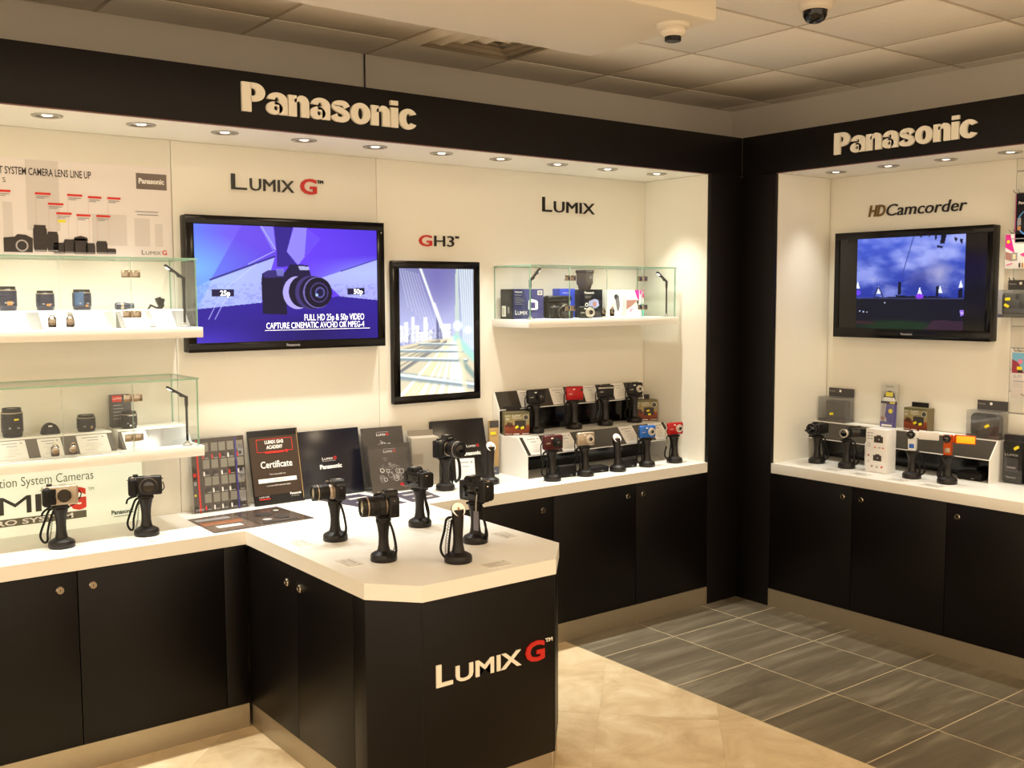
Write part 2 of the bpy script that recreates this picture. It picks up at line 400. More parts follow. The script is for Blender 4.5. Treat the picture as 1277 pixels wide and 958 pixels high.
for k, (x, y) in enumerate(FILL_LAMPS):  # panel bodies for the added, unseen fill lamps
    t = thing('ceiling_light', ['square ceiling light panel over the middle of the shop floor', 'square ceiling light panel nearest the right display bay', 'square ceiling light panel beyond the left of the shop floor', 'square ceiling light panel behind the middle of the shop floor', 'square ceiling light panel at the back right of the shop', 'square ceiling light panel at the back left of the shop'][k], 'light', (x, y, CEIL), 0, 'shop ceiling light panels')
    MB().bx(-.29, .29, -.29, .29, -.012, .008).build('frame', TBAR, t)
    MB().bx(-.27, .27, -.27, .27, -.0135, -.0122).build('diffuser', mat('lit_diffuser', (255, 240, 210), .5, emit=(255, 226, 176), es=2.), t)
# ceiling vent
x0, x1, y0, y1 = vent_cell
t = thing('ceiling_vent', 'square louvred air vent in the ceiling beside the bulkhead', 'vent', ((x0+x1)/2, (y0+y1)/2, CEIL))
for k in range(4):
    a = .285-k*.068; b = a-.045; z0 = -.004-.004*(k % 2)
    mb = MB()
    for q in range(4):
        mb.add([(-a, -a, .002), (a, -a, .002), (b, -b, z0-.02), (-b, -b, z0-.02)], [(0, 3, 2, 1)], 0, RZ(q*PI/2))
        mb.add([(-a, -a, .004), (a, -a, .004), (b, -b, z0-.018), (-b, -b, z0-.018)], [(0, 1, 2, 3)], 0, RZ(q*PI/2))
    mb.build('louvre', PAINT, t)
MB().bx(-.286, .286, -.286, .286, .004, .008).build('backing', PAINT, t)
t = thing('smoke_detector', 'round cream smoke detector with a black ring under the bulkhead corner', 'detector', (-1.625, -1.055, 2.60))
MB().lathe([(0, 0), (.06, 0), (.058, -.01), (.05, -.014), (0, -.014)], 32).build('base_plate', PAINT, t)
MB().lathe([(.042, -.014), (.046, -.024), (.042, -.034), (.03, -.042), (0, -.042)], 32).build('housing', PAINT, t)
MB().lathe([(.029, -.041), (.029, -.056), (.026, -.058), (0, -.058)], 32).build('sensor_ring', PLAST, t)
t = thing('dome_camera', 'black dome security camera on the ceiling at the top edge', 'security camera', (-.995, -1.185, CEIL-.001))
MB().lathe([(0, 0), (.065, 0), (.062, -.02), (.05, -.03), (0, -.03)], 32).build('housing', PAINT, t)
MB().lathe([(.046, -.03), (.044, -.05), (.034, -.066), (.018, -.074), (0, -.076)], 32).build('dome', GLOSSB, t)
t = MB(True).tube([(-1.958, .552, CEIL-.001), (-1.957, .5535, 2.66), (-1.957, .552, 2.44)], .0035, 8).build('cable', PLAST)
tag(t, 'thin black cable dropping from the ceiling to the long header', 'cable')

# ================================================================== JOINERY
LF = FM(0, 0, 0)
RFM = Matrix(((0, 0, -1, 0), (-1, 0, 0, 0), (0, 1, 0, 0), (0, 0, 0, 1)))       # frame of the right bay: u = -y, v = z, w = -x
# headers
h = thing('display_header', 'long black header board with cream brand lettering over the left bay', 'sign', (-2.5, 0, ZF))
B('header_board', BLACKH, h, -4.8, 0, 0, .022, ZF, ZT, .001, True)
B('soffit', WHITE, h, -4.8, -W1, .0225, D-.001, ZF, ZF+.02, 0, True)
B('edge_strip', mat('maroon_edge', (96, 44, 40), .5), h, -4.8, -W1, -.0006, .0215, ZF-.002, ZF-.0003, 0, True)
B('top_cover', BLACKH, h, -4.8, -.03, .0225, D-.001, ZT-.06, ZT-.045, 0, True)
HL = h
h = thing('display_header', 'shorter black header board with cream brand lettering over the right bay', 'sign', (0, -1.4, ZF))
B('header_board', BLACKH, h, 0, .022, -2.6, -.0005, ZF, ZT, .001, True)
B('soffit', WHITE, h, .0225, D2-.001, -2.6, -W2, ZF, ZF+.02, 0, True)
B('edge_strip', MC['maroon_edge'], h, -.0006, .0215, -2.6, -W2, ZF-.002, ZF-.0003, 0, True)
HR = h
# corner column
c = thing('corner_column', 'full height black column filling the inside corner between the two bays', 'column', (-.05, -.05, 0))
B('panel', BLACKH, c, -W1, .0, -.004, .018, 0, ZF-.003, .001, True)
B('panel', BLACKH, c, -.004, .018, -W2, -.0045, 0, ZF-.003, .001, True)
B('trim_strip', STEEL, c, -W1-.003, -W1, -.006, .02, 0, .094, 0, True)
B('trim_strip', STEEL, c, -.006, .02, -W2-.003, -W2, 0, .094, 0, True)
# worktops
xi1, xi2 = -2.815, -2.0
OUT = [(-2.815, 0), (-2.815, -.913), (-2.69, -1.05), (-2.158, -1.05), (-2.004, -.882), (-2.0, 0)]
POLY = [(-4.78, .48)]+[(-4.78, 0)]+OUT+[(-W1, 0), (-W1, .48)]
w = MB(True).prism(POLY, ZC-ZB, 0, T(0, 0, ZB)).build('worktop', WHITE)
tag(w, 'long white worktop with a chamfered peninsula in the left bay', 'worktop')
w = MB(True).bx(0, D2-.001, -2.6, -W2, ZB, ZC, .001).build('worktop', WHITE)
tag(w, 'white worktop of the right bay below the camcorder lettering', 'worktop')
# cabinets
def knob(parent, M):
    return MB().lathe([(0, 0), (.0145, 0), (.0145, .004), (.0115, .008), (.008, .008), (.0075, .0065), (0, .0065)], 24, 0, M).bx(-.0012, .0012, -.004, .004, .0064, .0068, 0, 1, M).build('lock_knob', [CHROME, DARKGAP], parent)
def cabinet(label, a, b, doors, M, dpt=.46, fill=None):
    """M maps (u along the run, v up, w to the front); a..b extent; doors = (u0, u1, knob_u or None)"""
    q = M @ Vector(((a+b)/2, 0, -dpt/2)); t = thing('base_cabinet', label, 'cabinet', q, 0, 'black base cabinets'); iv = T(*-q) @ M
    MB().bx(a+.001, b-.001, .0945, ZB-.001, -dpt, -.0215, 0, 0, iv).build('carcass', BLACKP, t)
    for d in doors:
        o = MB().bx(d[0]+.0015, d[1]-.0015, .095, ZB-.003, -.02, 0, .0012, 0, iv).build('door', BLACKP, t)
        if d[2] is not None: knob(o, iv @ T(d[2], .655, 0))
    if fill: MB().bx(fill[0]+.001, fill[1]-.001, .095, ZB-.003, -.02, -.001, .001, 0, iv).build('filler_panel', BLACKP, t)
    return t
cabinet('black base cabinet with two doors at the far left of the left bay', -3.95, -2.815, [(-3.95, -3.425, -3.482), (-3.425, -2.903, -3.374)], LF, fill=(-2.903, -2.815))
cabinet('black base cabinet outside the left edge of the frame', -4.78, -3.95, [(-4.78, -4.365, -4.42), (-4.365, -3.95, -4.31)], LF)
cabinet('black base cabinet half hidden behind the peninsula', -1.998, -1.3, [(-1.998, -1.84, None), (-1.84, -1.3, -1.364)], LF)
cabinet('black base cabinet with two doors beside the corner column in the left bay', -1.3, -W1, [(-1.3, -.765, -.821), (-.765, -W1, -.716)], LF)
cabinet('black base cabinet with two doors beside the corner column in the right bay', W2, 1.212, [(W2, .72, .666), (.72, 1.212, .77)], RFM, .44)
cabinet('black base cabinet with two doors at the right edge of the right bay', 1.212, 2.2, [(1.212, 1.706, 1.263), (1.706, 2.2, 1.76)], RFM, .44)
def plinth(n, *pts):
    mb = MB(True)
    for (x0, y0), (x1, y1) in pts:
        d = Vector((x1-x0, y1-y0, 0)); L_ = d.length; a = math.atan2(d.y, d.x); mb.bx(0, L_, .002, .014, 0, .093, 0, 0, T(x0, y0, 0) @ RZ(a))
    return mb
tag(plinth(0, ((-4.78, 0), (-2.815, 0)), ((-2.0, 0), (-W1-.004, 0))).build('baseboard_left', STEEL), 'brushed steel plinth along the left bay', None, None, 'structure')
tag(plinth(0, ((0, -W2-.004), (0, -2.6))).build('baseboard_right', STEEL), 'brushed steel plinth along the right bay', None, None, 'structure')
# peninsula
t = thing('display_peninsula', 'black chamfered display peninsula with white and red lettering on its front', 'display counter', (-2.4, -.5, 0))
def off(poly, d):
    cxx, cyy = -2.4, -.3; return [(x+(d if x < cxx else -d), y+(d if y < -.5 else 0)) for x, y in poly]
B('carcass', BLACKP, t, -2.79, -2.03, -.86, -.002, .0945, ZB-.001, 0, True)
def side(p, q, v0, v1, name, u0, u1, m=BLACKP, th=.018, o=0.):
    d = Vector((q[0]-p[0], q[1]-p[1], 0)); L_ = d.length; d /= L_; n = Vector((d.y, -d.x, 0))
    M = Matrix(((d.x, 0, n.x, p[0]), (d.y, 0, n.y, p[1]), (0, 1, 0, 0), (0, 0, 0, 1)))
    return MB(True).bx(u0, u1 if u1 is not None else L_, v0, v1, -th-.004+o, -.004+o, .001, 0, M).build(name, m, t), M
A1, A2, A3, A4, A5, A6 = OUT
for u0, u1, kn in ((.004, .42, .353), (.422, .828, .454)):
    o, M = side(A1, A2, .095, ZB-.002, 'door', u0, u1)
    knob(o, wmat(o).inverted() @ M @ T(kn, .645, -.004))
side(A1, A2, .095, ZB-.002, 'filler_panel', .83, .911)
side(A2, A3, .095, ZB-.002, 'chamfer_panel', 0, None)
fp, MF = side(A3, A4, .095, ZB-.002, 'front_panel', 0, None)
side(A4, A5, .095, ZB-.002, 'chamfer_panel', 0, None)
side(A5, A6, .095, ZB-.002, 'side_panel', 0, None)
for a, b in ((A1, A2), (A2, A3), (A3, A4), (A4, A5), (A5, A6)): side(a, b, 0, .094, 'plinth', 0, None, STEEL, .012, -.006)
MFr = FM(0, -1.046, 0)
letters(t, 'L', MFr @ T(-2.641, .434, 0), .068, .062, .004, LETW, .02)
letters(t, 'UMIX', MFr @ T(-2.568, .434, 0), .05, .262, .004, LETW, .02)
letters(t, 'G', MFr @ T(-2.289, .434, 0), .063, .082, .005, LETR, .03)
letters(t, 'TM', MFr @ T(-2.202, .487, 0), .012, .03, .003, LETW, .02, name='letter')

# wall letterings
# heavy grotesque brand letters, drawn as outlines (cap height 1)
def arc(cx, cy, rx, ry, a0, a1, n=14): return [(cx+rx*math.cos(math.radians(a0+(a1-a0)*k/n)), cy+ry*math.sin(math.radians(a0+(a1-a0)*k/n))) for k in range(n+1)]
def strip(mb, o, i, d):
    n = len(o); vs = [(x, y, z) for z in (0, d) for P in (o, i) for x, y in P]; A, Bq, Cq, Dq = 0, n, 2*n, 3*n; fs = []
    for k in range(n-1): fs += [(Cq+k, Dq+k, Dq+k+1, Cq+k+1), (A+k, A+k+1, Bq+k+1, Bq+k), (A+k, Cq+k, Cq+k+1, A+k+1), (Bq+k, Bq+k+1, Dq+k+1, Dq+k)]
    fs += [(A, Bq, Dq, Cq), (A+n-1, Cq+n-1, Dq+n-1, Bq+n-1)]; mb.add(vs, fs)
def brush(mb, P, w, d):
    Q = []
    P = [Vector((p[0], p[1])) for p in P]
    R_ = [P[0]*2-P[1]]+P+[P[-1]*2-P[-2]]
    for k in range(1, len(R_)-2):
        for j in range(6):
            t = j/6; a, b, c, e = R_[k-1], R_[k], R_[k+1], R_[k+2]; Q.append(.5*((2*b)+(c-a)*t+(2*a-5*b+4*c-e)*t*t+(3*b-a-3*c+e)*t**3))
    Q.append(P[-1]); o = []; i = []
    for k, p in enumerate(Q):
        t = (Q[min(k+1, len(Q)-1)]-Q[max(k-1, 0)]).normalized(); n = Vector((-t.y, t.x))
        f = k/(len(Q)-1)*(len(w)-1); a = int(min(f, len(w)-2)); ww = w[a]+(w[a+1]-w[a])*(f-a)
        o.append(tuple(p+n*ww/2)); i.append(tuple(p-n*ww/2))
    strip(mb, o, i, d)
def heavy(ch, d):
    mb = MB(); rect = lambda x0, x1, y0, y1: mb.bx(x0, x1, y0, y1, 0, d); w = 0
    if ch == 'P':
        rect(0, .3, 0, 1); strip(mb, [(.28, 1)]+arc(.41, .68, .35, .32, 90, -90)+[(.28, .36)], [(.28, .81)]+arc(.36, .68, .1, .13, 90, -90)+[(.28, .55)], d); w = .76
    elif ch == 'o': strip(mb, arc(.37, .37, .37, .39, 0, 360, 40), arc(.37, .37, .1, .21, 0, 360, 40), d); w = .74
    elif ch == 'c': strip(mb, arc(.37, .37, .37, .39, 32, 328, 36), arc(.38, .37, .1, .21, 42, 318, 36), d); w = .7
    elif ch == 'i': rect(0, .29, 0, .74); rect(0, .29, .83, 1); w = .29
    elif ch == 'n':
        rect(0, .28, 0, .74); strip(mb, [(.2, .6), (.28, .66)]+arc(.45, .5, .26, .26, 100, 0, 10)+[(.71, 0)], [(.2, .5), (.28, .5)]+arc(.365, .45, .065, .1, 110, 0, 10)+[(.43, 0)], d); w = .71
    elif ch == 'a':
        rect(.42, .71, 0, .5); strip(mb, arc(.37, .5, .34, .265, 176, 0, 20), arc(.355, .5, .07, .1, 176, 0, 20), d)
        strip(mb, arc(.27, .215, .27, .225, 0, 360, 30), arc(.32, .21, .07, .08, 0, 360, 30), d); rect(.27, .43, .335, .44); w = .71
    elif ch == 's':
        brush(mb, [(.58, .52), (.5, .64), (.35, .67), (.2, .625), (.155, .535), (.26, .44), (.42, .37), (.54, .29), (.55, .18), (.47, .095), (.33, .07), (.17, .105), (.1, .22)], [.24, .2, .18, .21, .24, .22, .2, .22, .25, .22, .18, .2, .26], d); w = .68
    return mb, w
def brand(parent, M, cap, width, depth, m):
    gs = [heavy(c, 1.) for c in 'Panasonic']; gap = .035; tot = sum(w for _, w in gs)+gap*8; sx = width/tot; x = 0
    for g_, w in gs:
        mb = MB(True); mb.add([((v[0]+x)*sx, v[1]*cap, v[2]*depth) for v in g_.v], g_.f, 0, M); mb.build('letter', m, parent, smooth=False); x += w+gap
brand(HL, LF @ T(-2.788, 2.331, 0), .106, .752, .012, LETW)
brand(HR, RFM @ T(.578, 2.325, 0), .103, .722, .012, LETW)
def logo(label, parts, M, q):
    t = thing('wall_lettering', label, 'lettering', q)
    for s, u, v, cap, wd, m, kw in parts: letters(t, s, M @ T(u, v, 0), cap, wd, .008, m, **kw)
WF = FM(0, D, 0)
logo('black wall lettering with a red capital letter above the left television', [('L', -2.638, 2.096, .064, .068, LETK, {}), ('UMIX', -2.556, 2.096, .05, .2, LETK, {}), ('G', -2.326, 2.096, .062, .078, LETR, {'bold': .02}), ('TM', -2.245, 2.143, .014, .028, LETK, {})], WF, (-2.42, D, 2.09))
logo('black wall lettering above the right-hand glass case of the left bay', [('L', -.977, 2.08, .074, .062, LETK, {}), ('UMIX', -.9, 2.08, .056, .28, LETK, {})], WF, (-.8, D, 2.08))
logo('small red and black wall lettering above the portrait screen', [('G', -1.724, 1.886, .05, .072, LETR, {'bold': .01}), ('H3', -1.638, 1.886, .05, .112, LETK, {}), ('TM', -1.52, 1.926, .011, .022, LETK, {})], WF, (-1.62, D, 1.88))
logo('gold and black slanted wall lettering above the right television', [('HD', .462, 2.055, .056, .098, GOLD, {'shear': .25, 'bold': .02}), ('Camcorder', .568, 2.053, .058, .435, LETK, {'shear': .2})], RFM @ T(0, 0, -D2), (D2, -.73, 2.05))

# downlights
def downlight(x, y, label, w):
    t = thing('recessed_downlight', label, 'downlight', (x, y, ZF), 0, 'recessed downlights in the soffits')
    MB().lathe([(.052, .001), (.052, -.002), (.049, -.0045), (.038, -.0045), (.035, .001)], 32).build('trim_ring', mat('satin_ring', (170, 166, 158), .35, .8), t)
    MB().lathe([(.036, -.001), (.022, .0002), (.016, .0004)], 32).build('reflector', mat('satin_reflector', (130, 126, 120), .4, .8), t)
    MB().lathe([(0, -.002), (.015, -.002), (.017, .0006)], 24).build('bulb', mat('lit_bulb', (255, 250, 235), .4, emit=(255, 246, 226), es=6), t)
    l = bpy.data.lights.new('bulb_light', 'SPOT'); l.energy = w; l.color = SPOT; l.spot_size = math.radians(76); l.spot_blend = 1; l.shadow_soft_size = .02
    o = bpy.data.objects.new('bulb_light', l); COL.objects.link(o); o.parent = t; o.location = (0, 0, -.012)
ORD = ['first', 'second', 'third', 'fourth', 'fifth', 'sixth', 'seventh', 'eighth', 'ninth', 'tenth', 'eleventh', 'twelfth']
for k, x in enumerate([-.468, -.81, -1.135, -1.473, -1.797, -2.13, -2.455, -2.785, -3.1, -3.42, -3.75, -4.07]):  # last two lie out of view, added to even the light
    downlight(x, .168, 'recessed chrome downlight, %s from the corner column along the left soffit' % ORD[k], SPOT_W)
for k, y in enumerate([-.425, -.724, -1.024, -1.328, -1.63, -1.93]):
    downlight(.225, y, 'recessed chrome downlight, %s from the corner column along the right soffit' % ORD[k], SPOT_R_W)
# ================================================================== SCREENS
def q4(c): return homog(c)
def tv(name, label, cat, loc, rz, w, h, d, inset, P, scr, foot=None, sm=None):
    """loc = middle of the bottom edge on the wall side; scr = (x0,x1,z0,z1) of the lit picture in the front frame"""
    t = thing(name, label, cat, loc, rz)
    MB().box((0, -d/2, h/2), (w, d, h), .006).build('housing', PLAST, t)
    e = MB(); a, b, c, f = inset
    for x0, x1, z0, z1 in ((-w/2, w/2, h-b, h), (-w/2, w/2, 0, f), (-w/2, -w/2+a, f, h-b), (w/2-c, w/2, f, h-b)): e.bx(x0, x1, -d-.006, -d+.002, z0, z1, .0015)
    e.build('bezel', PIANO, t)
    B('panel_glass', GLOSSB, t, -w/2+a, w/2-c, -d-.0015, -d+.001, f, h-b)
    s = P.build(t, 'screen_picture', scr[0], scr[1], scr[2], scr[3], -d-.0022, sm or SCREEN)
    return t, s
EW = mat('lit_white_text', (255, 255, 255), .4, emit=(245, 245, 255), es=1.0)
# --- left television
P1q = q4(((241, 278), (469, 290), (470, 422), (245, 428)))
P = Paint(380, 230, 1.62, q4(((241, 278), (469, 290), (470, 422), (245, 428)))); u, v = P.u, P.v
g = lambda a, b, k: np.asarray(a, float)*(1-k[..., None])+np.asarray(b, float)*k[..., None]
P.c = g((92, 120, 250), (96, 58, 226), np.clip(u*2.2+v*.1, 0, 1))
P.c = g(P.c, (126, 82, 236), np.clip(1-np.hypot(u-.28, v-.1)/.3, 0, 1)*.7)
P.c = g(P.c, (118, 176, 255), np.clip(1-np.hypot((u-.0)*.8, v-.38)/.32, 0, 1)*.9)
P.c = g(P.c, (64, 46, 190), np.clip((u-.62)*1.6, 0, 1)*np.clip(1-v*1.5, 0, 1))
P.poly([(262, 350), (302, 281), (342, 283), (345, 318), (320, 334)], (84, 62, 196), .45)
P.poly([(323, 281), (341, 282), (344, 312), (340, 313)], (150, 150, 250), .55)
P.poly([(342, 282), (366, 284), (358, 315), (372, 333), (346, 334), (345, 312)], (44, 30, 126), .95)
P.poly([(367, 284), (383, 286), (380, 322), (372, 332), (358, 315)], (150, 146, 246), .75)
P.poly([(383, 286), (400, 300), (380, 324)], (108, 84, 228), .5)
P.c = g(P.c, (150, 190, 255), np.clip(1-np.abs(v-(.40-.1*(u-.9)))/.16, 0, 1)*np.clip((u-.55)*3, 0, 1)*.65)
P.poly([(262, 349), (343, 322), (345, 315), (326, 378), (246, 386), (242, 360)], (176, 190, 250), .82)
P.poly([(242, 352), (264, 349), (246, 386), (242, 386)], (110, 160, 255), .5)
P.poly([(400, 348), (470, 326), (471, 376), (424, 371)], (178, 188, 248), .82)
P.c = P.c*(1-.1*((fbm(u*60, v*60) > .52) & (v > .5) & (v < .78))[..., None])
P.line(262, 349, 343, 321, .007, (40, 34, 110), .9); P.line(425, 340, 469, 326, .005, (60, 50, 140), .8)
P.poly([(241, 386), (326, 378), (424, 371), (471, 376), (471, 424), (241, 430)], (44, 26, 140))
P.c = g(P.c, (30, 18, 92), np.clip((v-.72)/.2, 0, 1)*np.clip(1-np.abs(u-.62)/.5, 0, 1)*.95)
P.c = g(P.c, (84, 64, 214), np.clip((v-.85)/.15, 0, 1)*np.clip(1-u*2.5, 0, 1)*.6)
for a in ((260, 398, 272, 374), (268, 398, 281, 373), (325, 281, 344, 312), (310, 330, 343, 314), (262, 375, 320, 330)): P.line(*a, .004, (190, 196, 255), .7)
P.poly([(326, 353), (327, 342), (334, 338), (352, 338), (356, 343), (358, 393), (328, 392)], (22, 16, 46))
P.poly([(327, 343), (334, 338), (352, 338), (355, 347), (330, 347)], (50, 40, 110)); P.poly([(344, 336), (354, 336), (354, 345), (346, 345)], (120, 120, 200), .8)
P.poly([(355, 341), (362, 331), (384, 332), (388, 345), (372, 352), (352, 360)], (26, 20, 60)); P.poly([(372, 333), (385, 334), (386, 338), (374, 338)], (190, 190, 240), .85)
P.blob(371, 366, .08, .145, (170, 160, 235)); P.blob(377, 365, .075, .14, (22, 16, 44)); P.blob(387, 366, .085, .15, (60, 50, 110)); P.blob(392, 366, .085, .145, (24, 18, 48))
P.blob(396, 366, .082, .14, (110, 100, 170)); P.blob(397, 366, .078, .134, (18, 12, 36)); P.blob(398, 366, .052, .09, (70, 58, 124)); P.blob(398, 366, .046, .08, (16, 12, 34)); P.blob(399, 366, .028, .05, (84, 80, 150)); P.blob(399, 366, .02, .036, (24, 20, 60)); P.blob(395, 369, .008, .013, (160, 190, 240))
P.poly([(264, 361), (292, 361), (292, 370), (264, 370)], (14, 8, 40), .9); P.poly([(433, 361), (454, 361), (454, 369), (433, 369)], (14, 8, 40), .9)
t, s = tv('television', 'large black television with a camera advert on a blue violet screen', 'television', (-2.404, D, 1.425), 0, .911, .555, .06, (.034, .036, .036, .037), P, (-.421, .418, .038, .521))
wx = lambda px: -.421+(px-241)/229*.839
def tx(px, py): a_, b_ = P1q(px, py); return -.421+.839*a_, .521-.483*b_
def cap_(s_, x0, x1, y, cap): (a_, z_), (b_, _) = tx(x0, y), tx(x1, y); return ('t', s_, a_, z_, cap, EW, {'w': b_-a_, 'bold': .0 if len(s_) > 9 else .02})
print_(s, [cap_('25p', 274.5, 287, 369, .021), cap_('50p', 440.5, 451.5, 368, .021), cap_('FULL HD 25p & 50p VIDEO', 379.5, 453, 400.5, .027), cap_('CAPTURE CINEMATIC AVCHD OR MPEG-4', 332, 453, 410.5, .025), ('l', *tx(330, 412.5), *tx(460, 410), .0016, EW)], FM(0, -.0625, 0), 'screen_caption')
print_(t, [('t', 'Panasonic', 0, .014, .011, mat('grey_logo', (150, 146, 146), .4), {'al': 'c', 'bold': .02}), ('c', .44, .51, .004, INKG), ('r', -.39, .537, -.376, .541, INKD)], FM(0, -.0662, 0), 'bezel_logo')
B('bracket', PLAST, t, -.12, .12, -.004, 0, .18, .38)
# --- portrait screen
P = Paint(120, 200, .6, q4(((497, 333.5), (592, 334.8), (592, 490), (498, 498)))); u, v = P.u, P.v
P.c = g((104, 106, 146), (168, 170, 206), np.clip(v*1.9, 0, 1)); P.c = g(P.c, (96, 88, 150), np.clip(1-np.hypot(u-.5, v-.05)/.35, 0, 1)*.8)
zz = lambda x, y: (470+x*.2611, 280+y*.2611)
def zp(pts, c, a=1.): P.poly([zz(*p) for p in pts], c, a)
def zl(x1, y1, x2, y2, w, c, a=1.): P.line(*zz(x1, y1), *zz(x2, y2), w, c, a)
rng = random.Random(3)
x = 106
while x < 372:
    hh = rng.choice([40, 60, 75, 95, 50]) * (1.2 if x < 200 else .8); wd = rng.choice([12, 16, 20]); c = rng.choice([(170, 172, 196), (210, 212, 228), (130, 132, 158), (235, 236, 244)])
    zp([(x, 570-(x-106)*.08), (x, 560-hh-(x-106)*.03), (x+wd, 560-hh-(x-106)*.03), (x+wd, 570-(x-106)*.08)], c); x += wd+2
zp([(224, 560), (224, 446), (241, 446), (241, 560)], (236, 238, 250)); zp([(285, 560), (285, 438), (299, 438), (299, 560)], (96, 98, 130))
P.c = np.where(((fbm(u*60, v*90, 5) > .55) & (v > .48) & (v < .62) & (u < .7))[..., None], P.c*.8, P.c)
zp([(380, 205), (467, 205), (467, 560), (380, 545)], (150, 162, 176), .45); zp([(380, 205), (392, 205), (398, 560), (374, 545)], (176, 190, 176), .8)
for k in range(7): zl(400+k*11, 205, 420+k*9, 600, .006, (196, 206, 206), .8)
P.blob(*zz(388, 485), .08, .05, (240, 255, 255), .95, .7); P.blob(*zz(438, 505), .07, .04, (230, 250, 255), .8, .7)
zp([(106, 835), (106, 590), (250, 555), (372, 545), (467, 640), (467, 808)], (196, 186, 158)); zp([(108, 830), (355, 545), (378, 545), (425, 812)], (240, 232, 206))
for k in range(14): zl(364+k*.8, 546, 110+k*24, 832, .012, rng.choice([(255, 250, 236), (236, 214, 150), (250, 240, 200), (214, 196, 160), (255, 255, 255)]), .85)
for k in range(5): zl(106, 610+k*26, 300, 556+k*3, .007, (120, 116, 110), .6)
zl(106, 715, 330, 565, .012, (90, 92, 100), .7)
for a in ((106, 735, 467, 775, .028), (106, 650, 430, 655, .014), (106, 612, 410, 612, .009), (200, 578, 390, 580, .007)): zl(*a, (122, 136, 142), .95); zl(a[0], a[1]-7, a[2], a[3]-7, a[4]*.35, (226, 236, 232), .9)
zl(380, 545, 467, 640, .03, (150, 196, 186), .95); zl(400, 650, 467, 730, .02, (120, 140, 134), .9); zl(392, 560, 425, 812, .02, (214, 204, 168), .7)
zl(210, 205, 320, 520, .009, (214, 218, 210), .9); zl(275, 380, 330, 540, .012, (224, 226, 216), .9)
for k in range(8): zl(108+k*13, 205+k*4, 150+k*20, 400+k*18, .003, (184, 188, 206), .55)
t, s = tv('portrait_display', 'black framed portrait screen showing a bright night bridge road', 'screen', (-1.642, D, 1.147), 0, .492, .667, .028, (.036, .034, .036, .036), P, (-.212, .212, .036, .632), sm=SCREEN2)
# --- right television
P = Paint(170, 150, 1.2, q4(((1069.6, 298.4), (1206, 293.5), (1202.7, 413.5), (1067.7, 409.6)))); u, v = P.u, P.v
n = fbm(u*3.2+v*1.5, v*5-u*1.2, 2); n2 = fbm(u*6, v*9, 9)
P.c = g((66, 88, 196), (34, 50, 146), np.clip(v*1.6, 0, 1)); P.c = g(P.c, (150, 160, 226), np.clip((n-.36)*3.6, 0, 1)*np.clip(1.25-v, 0, 1)*.95); P.c = g(P.c, (200, 190, 208), np.clip((n2-.5)*3, 0, 1)*np.clip(1-np.abs(v-.5)/.25, 0, 1)*.7)
P.c = g(P.c, (40, 50, 134), np.clip(1-np.hypot((u-.6)*1.2, v-.48)/.2, 0, 1)*.85); P.c = g(P.c, (192, 186, 206), np.clip(1-np.hypot((u-.78)*1.4, (v-.42)*.9)/.2, 0, 1)*.7)
zz = lambda x, y: (1030+x*.1934, 280+y*.1934)
P.c = np.where((v > .665-.03*np.sin(u*3)+.012*noise2(u*50, v*0))[..., None], np.array((14., 15, 30)), P.c)
P.blob(*zz(470, 660), .55, .085, (22, 44, 26), .95, .5); zp([(197, 640), (197, 622), (300, 628), (330, 645)], (58, 28, 40), .8); zp([(640, 690), (700, 622), (895, 630), (893, 690)], (52, 30, 48), .9)
P.c = np.where(((noise2(u*90, v*80, 4) > .93) & (v > .9) & (u > .6))[..., None], np.array((90., 40, 40)), P.c)
for a in ((345, 435), (612, 440), (745, 432), (878, 400), (207, 400)): zp([(a[0]-14, a[1]+14), (a[0], a[1]-34), (a[0]+14, a[1]+14)], (226, 232, 255))
P.blob(*zz(612, 470), .035, .03, (130, 50, 220)); P.blob(*zz(210, 442), .025, .03, (96, 60, 220)); zp([(873, 560), (900, 558), (900, 595), (875, 595)], (150, 110, 240)); zp([(873, 575), (900, 575), (900, 582), (875, 582)], (226, 220, 255))
for p in ([(470, 375), (492, 375), (488, 460), (472, 460)], [(720, 405), (738, 402), (735, 468), (718, 472)], [(862, 430), (890, 415), (890, 480), (862, 480)], [(455, 460), (527, 462), (520, 472), (460, 470)], [(750, 75), (785, 72), (772, 132), (742, 132)], [(726, 140), (764, 148), (756, 160), (720, 154)], [(708, 75), (724, 75), (718, 110), (708, 104)], [(836, 86), (856, 100), (846, 120), (834, 104)], [(872, 100), (892, 104), (884, 138), (872, 120)], [(612, 80), (626, 80), (620, 94)], [(666, 75), (680, 76), (674, 92)]): zp(p, (10, 12, 34))
zl(572, 80, 495, 340, .005, (50, 60, 130), .9); zl(340, 410, 315, 465, .006, (20, 24, 60)); zl(345, 410, 372, 465, .006, (20, 24, 60)); zl(205, 478, 900, 486, .006, (70, 70, 120), .7)
for a in ((220, 560), (245, 565), (270, 568), (385, 508)): P.blob(*zz(*a), .006, .006, (210, 220, 255))
t, s = tv('television', 'black television in the right bay showing blue evening sky over an open air stage', 'television', (D2, -.738, 1.424), -PI/2, .868, .55, .06, (.03, .036, .03, .05), P, (-.297, .297, .05, .513))
print_(t, [('t', 'Panasonic', 0, .02, .011, MC['grey_logo'], {'al': 'c', 'bold': .02}), ('r', -.36, .5, -.355, .515, INKD)], FM(0, -.0662, 0), 'bezel_logo')
B('bracket', PLAST, t, -.12, .12, -.004, 0, .18, .38)

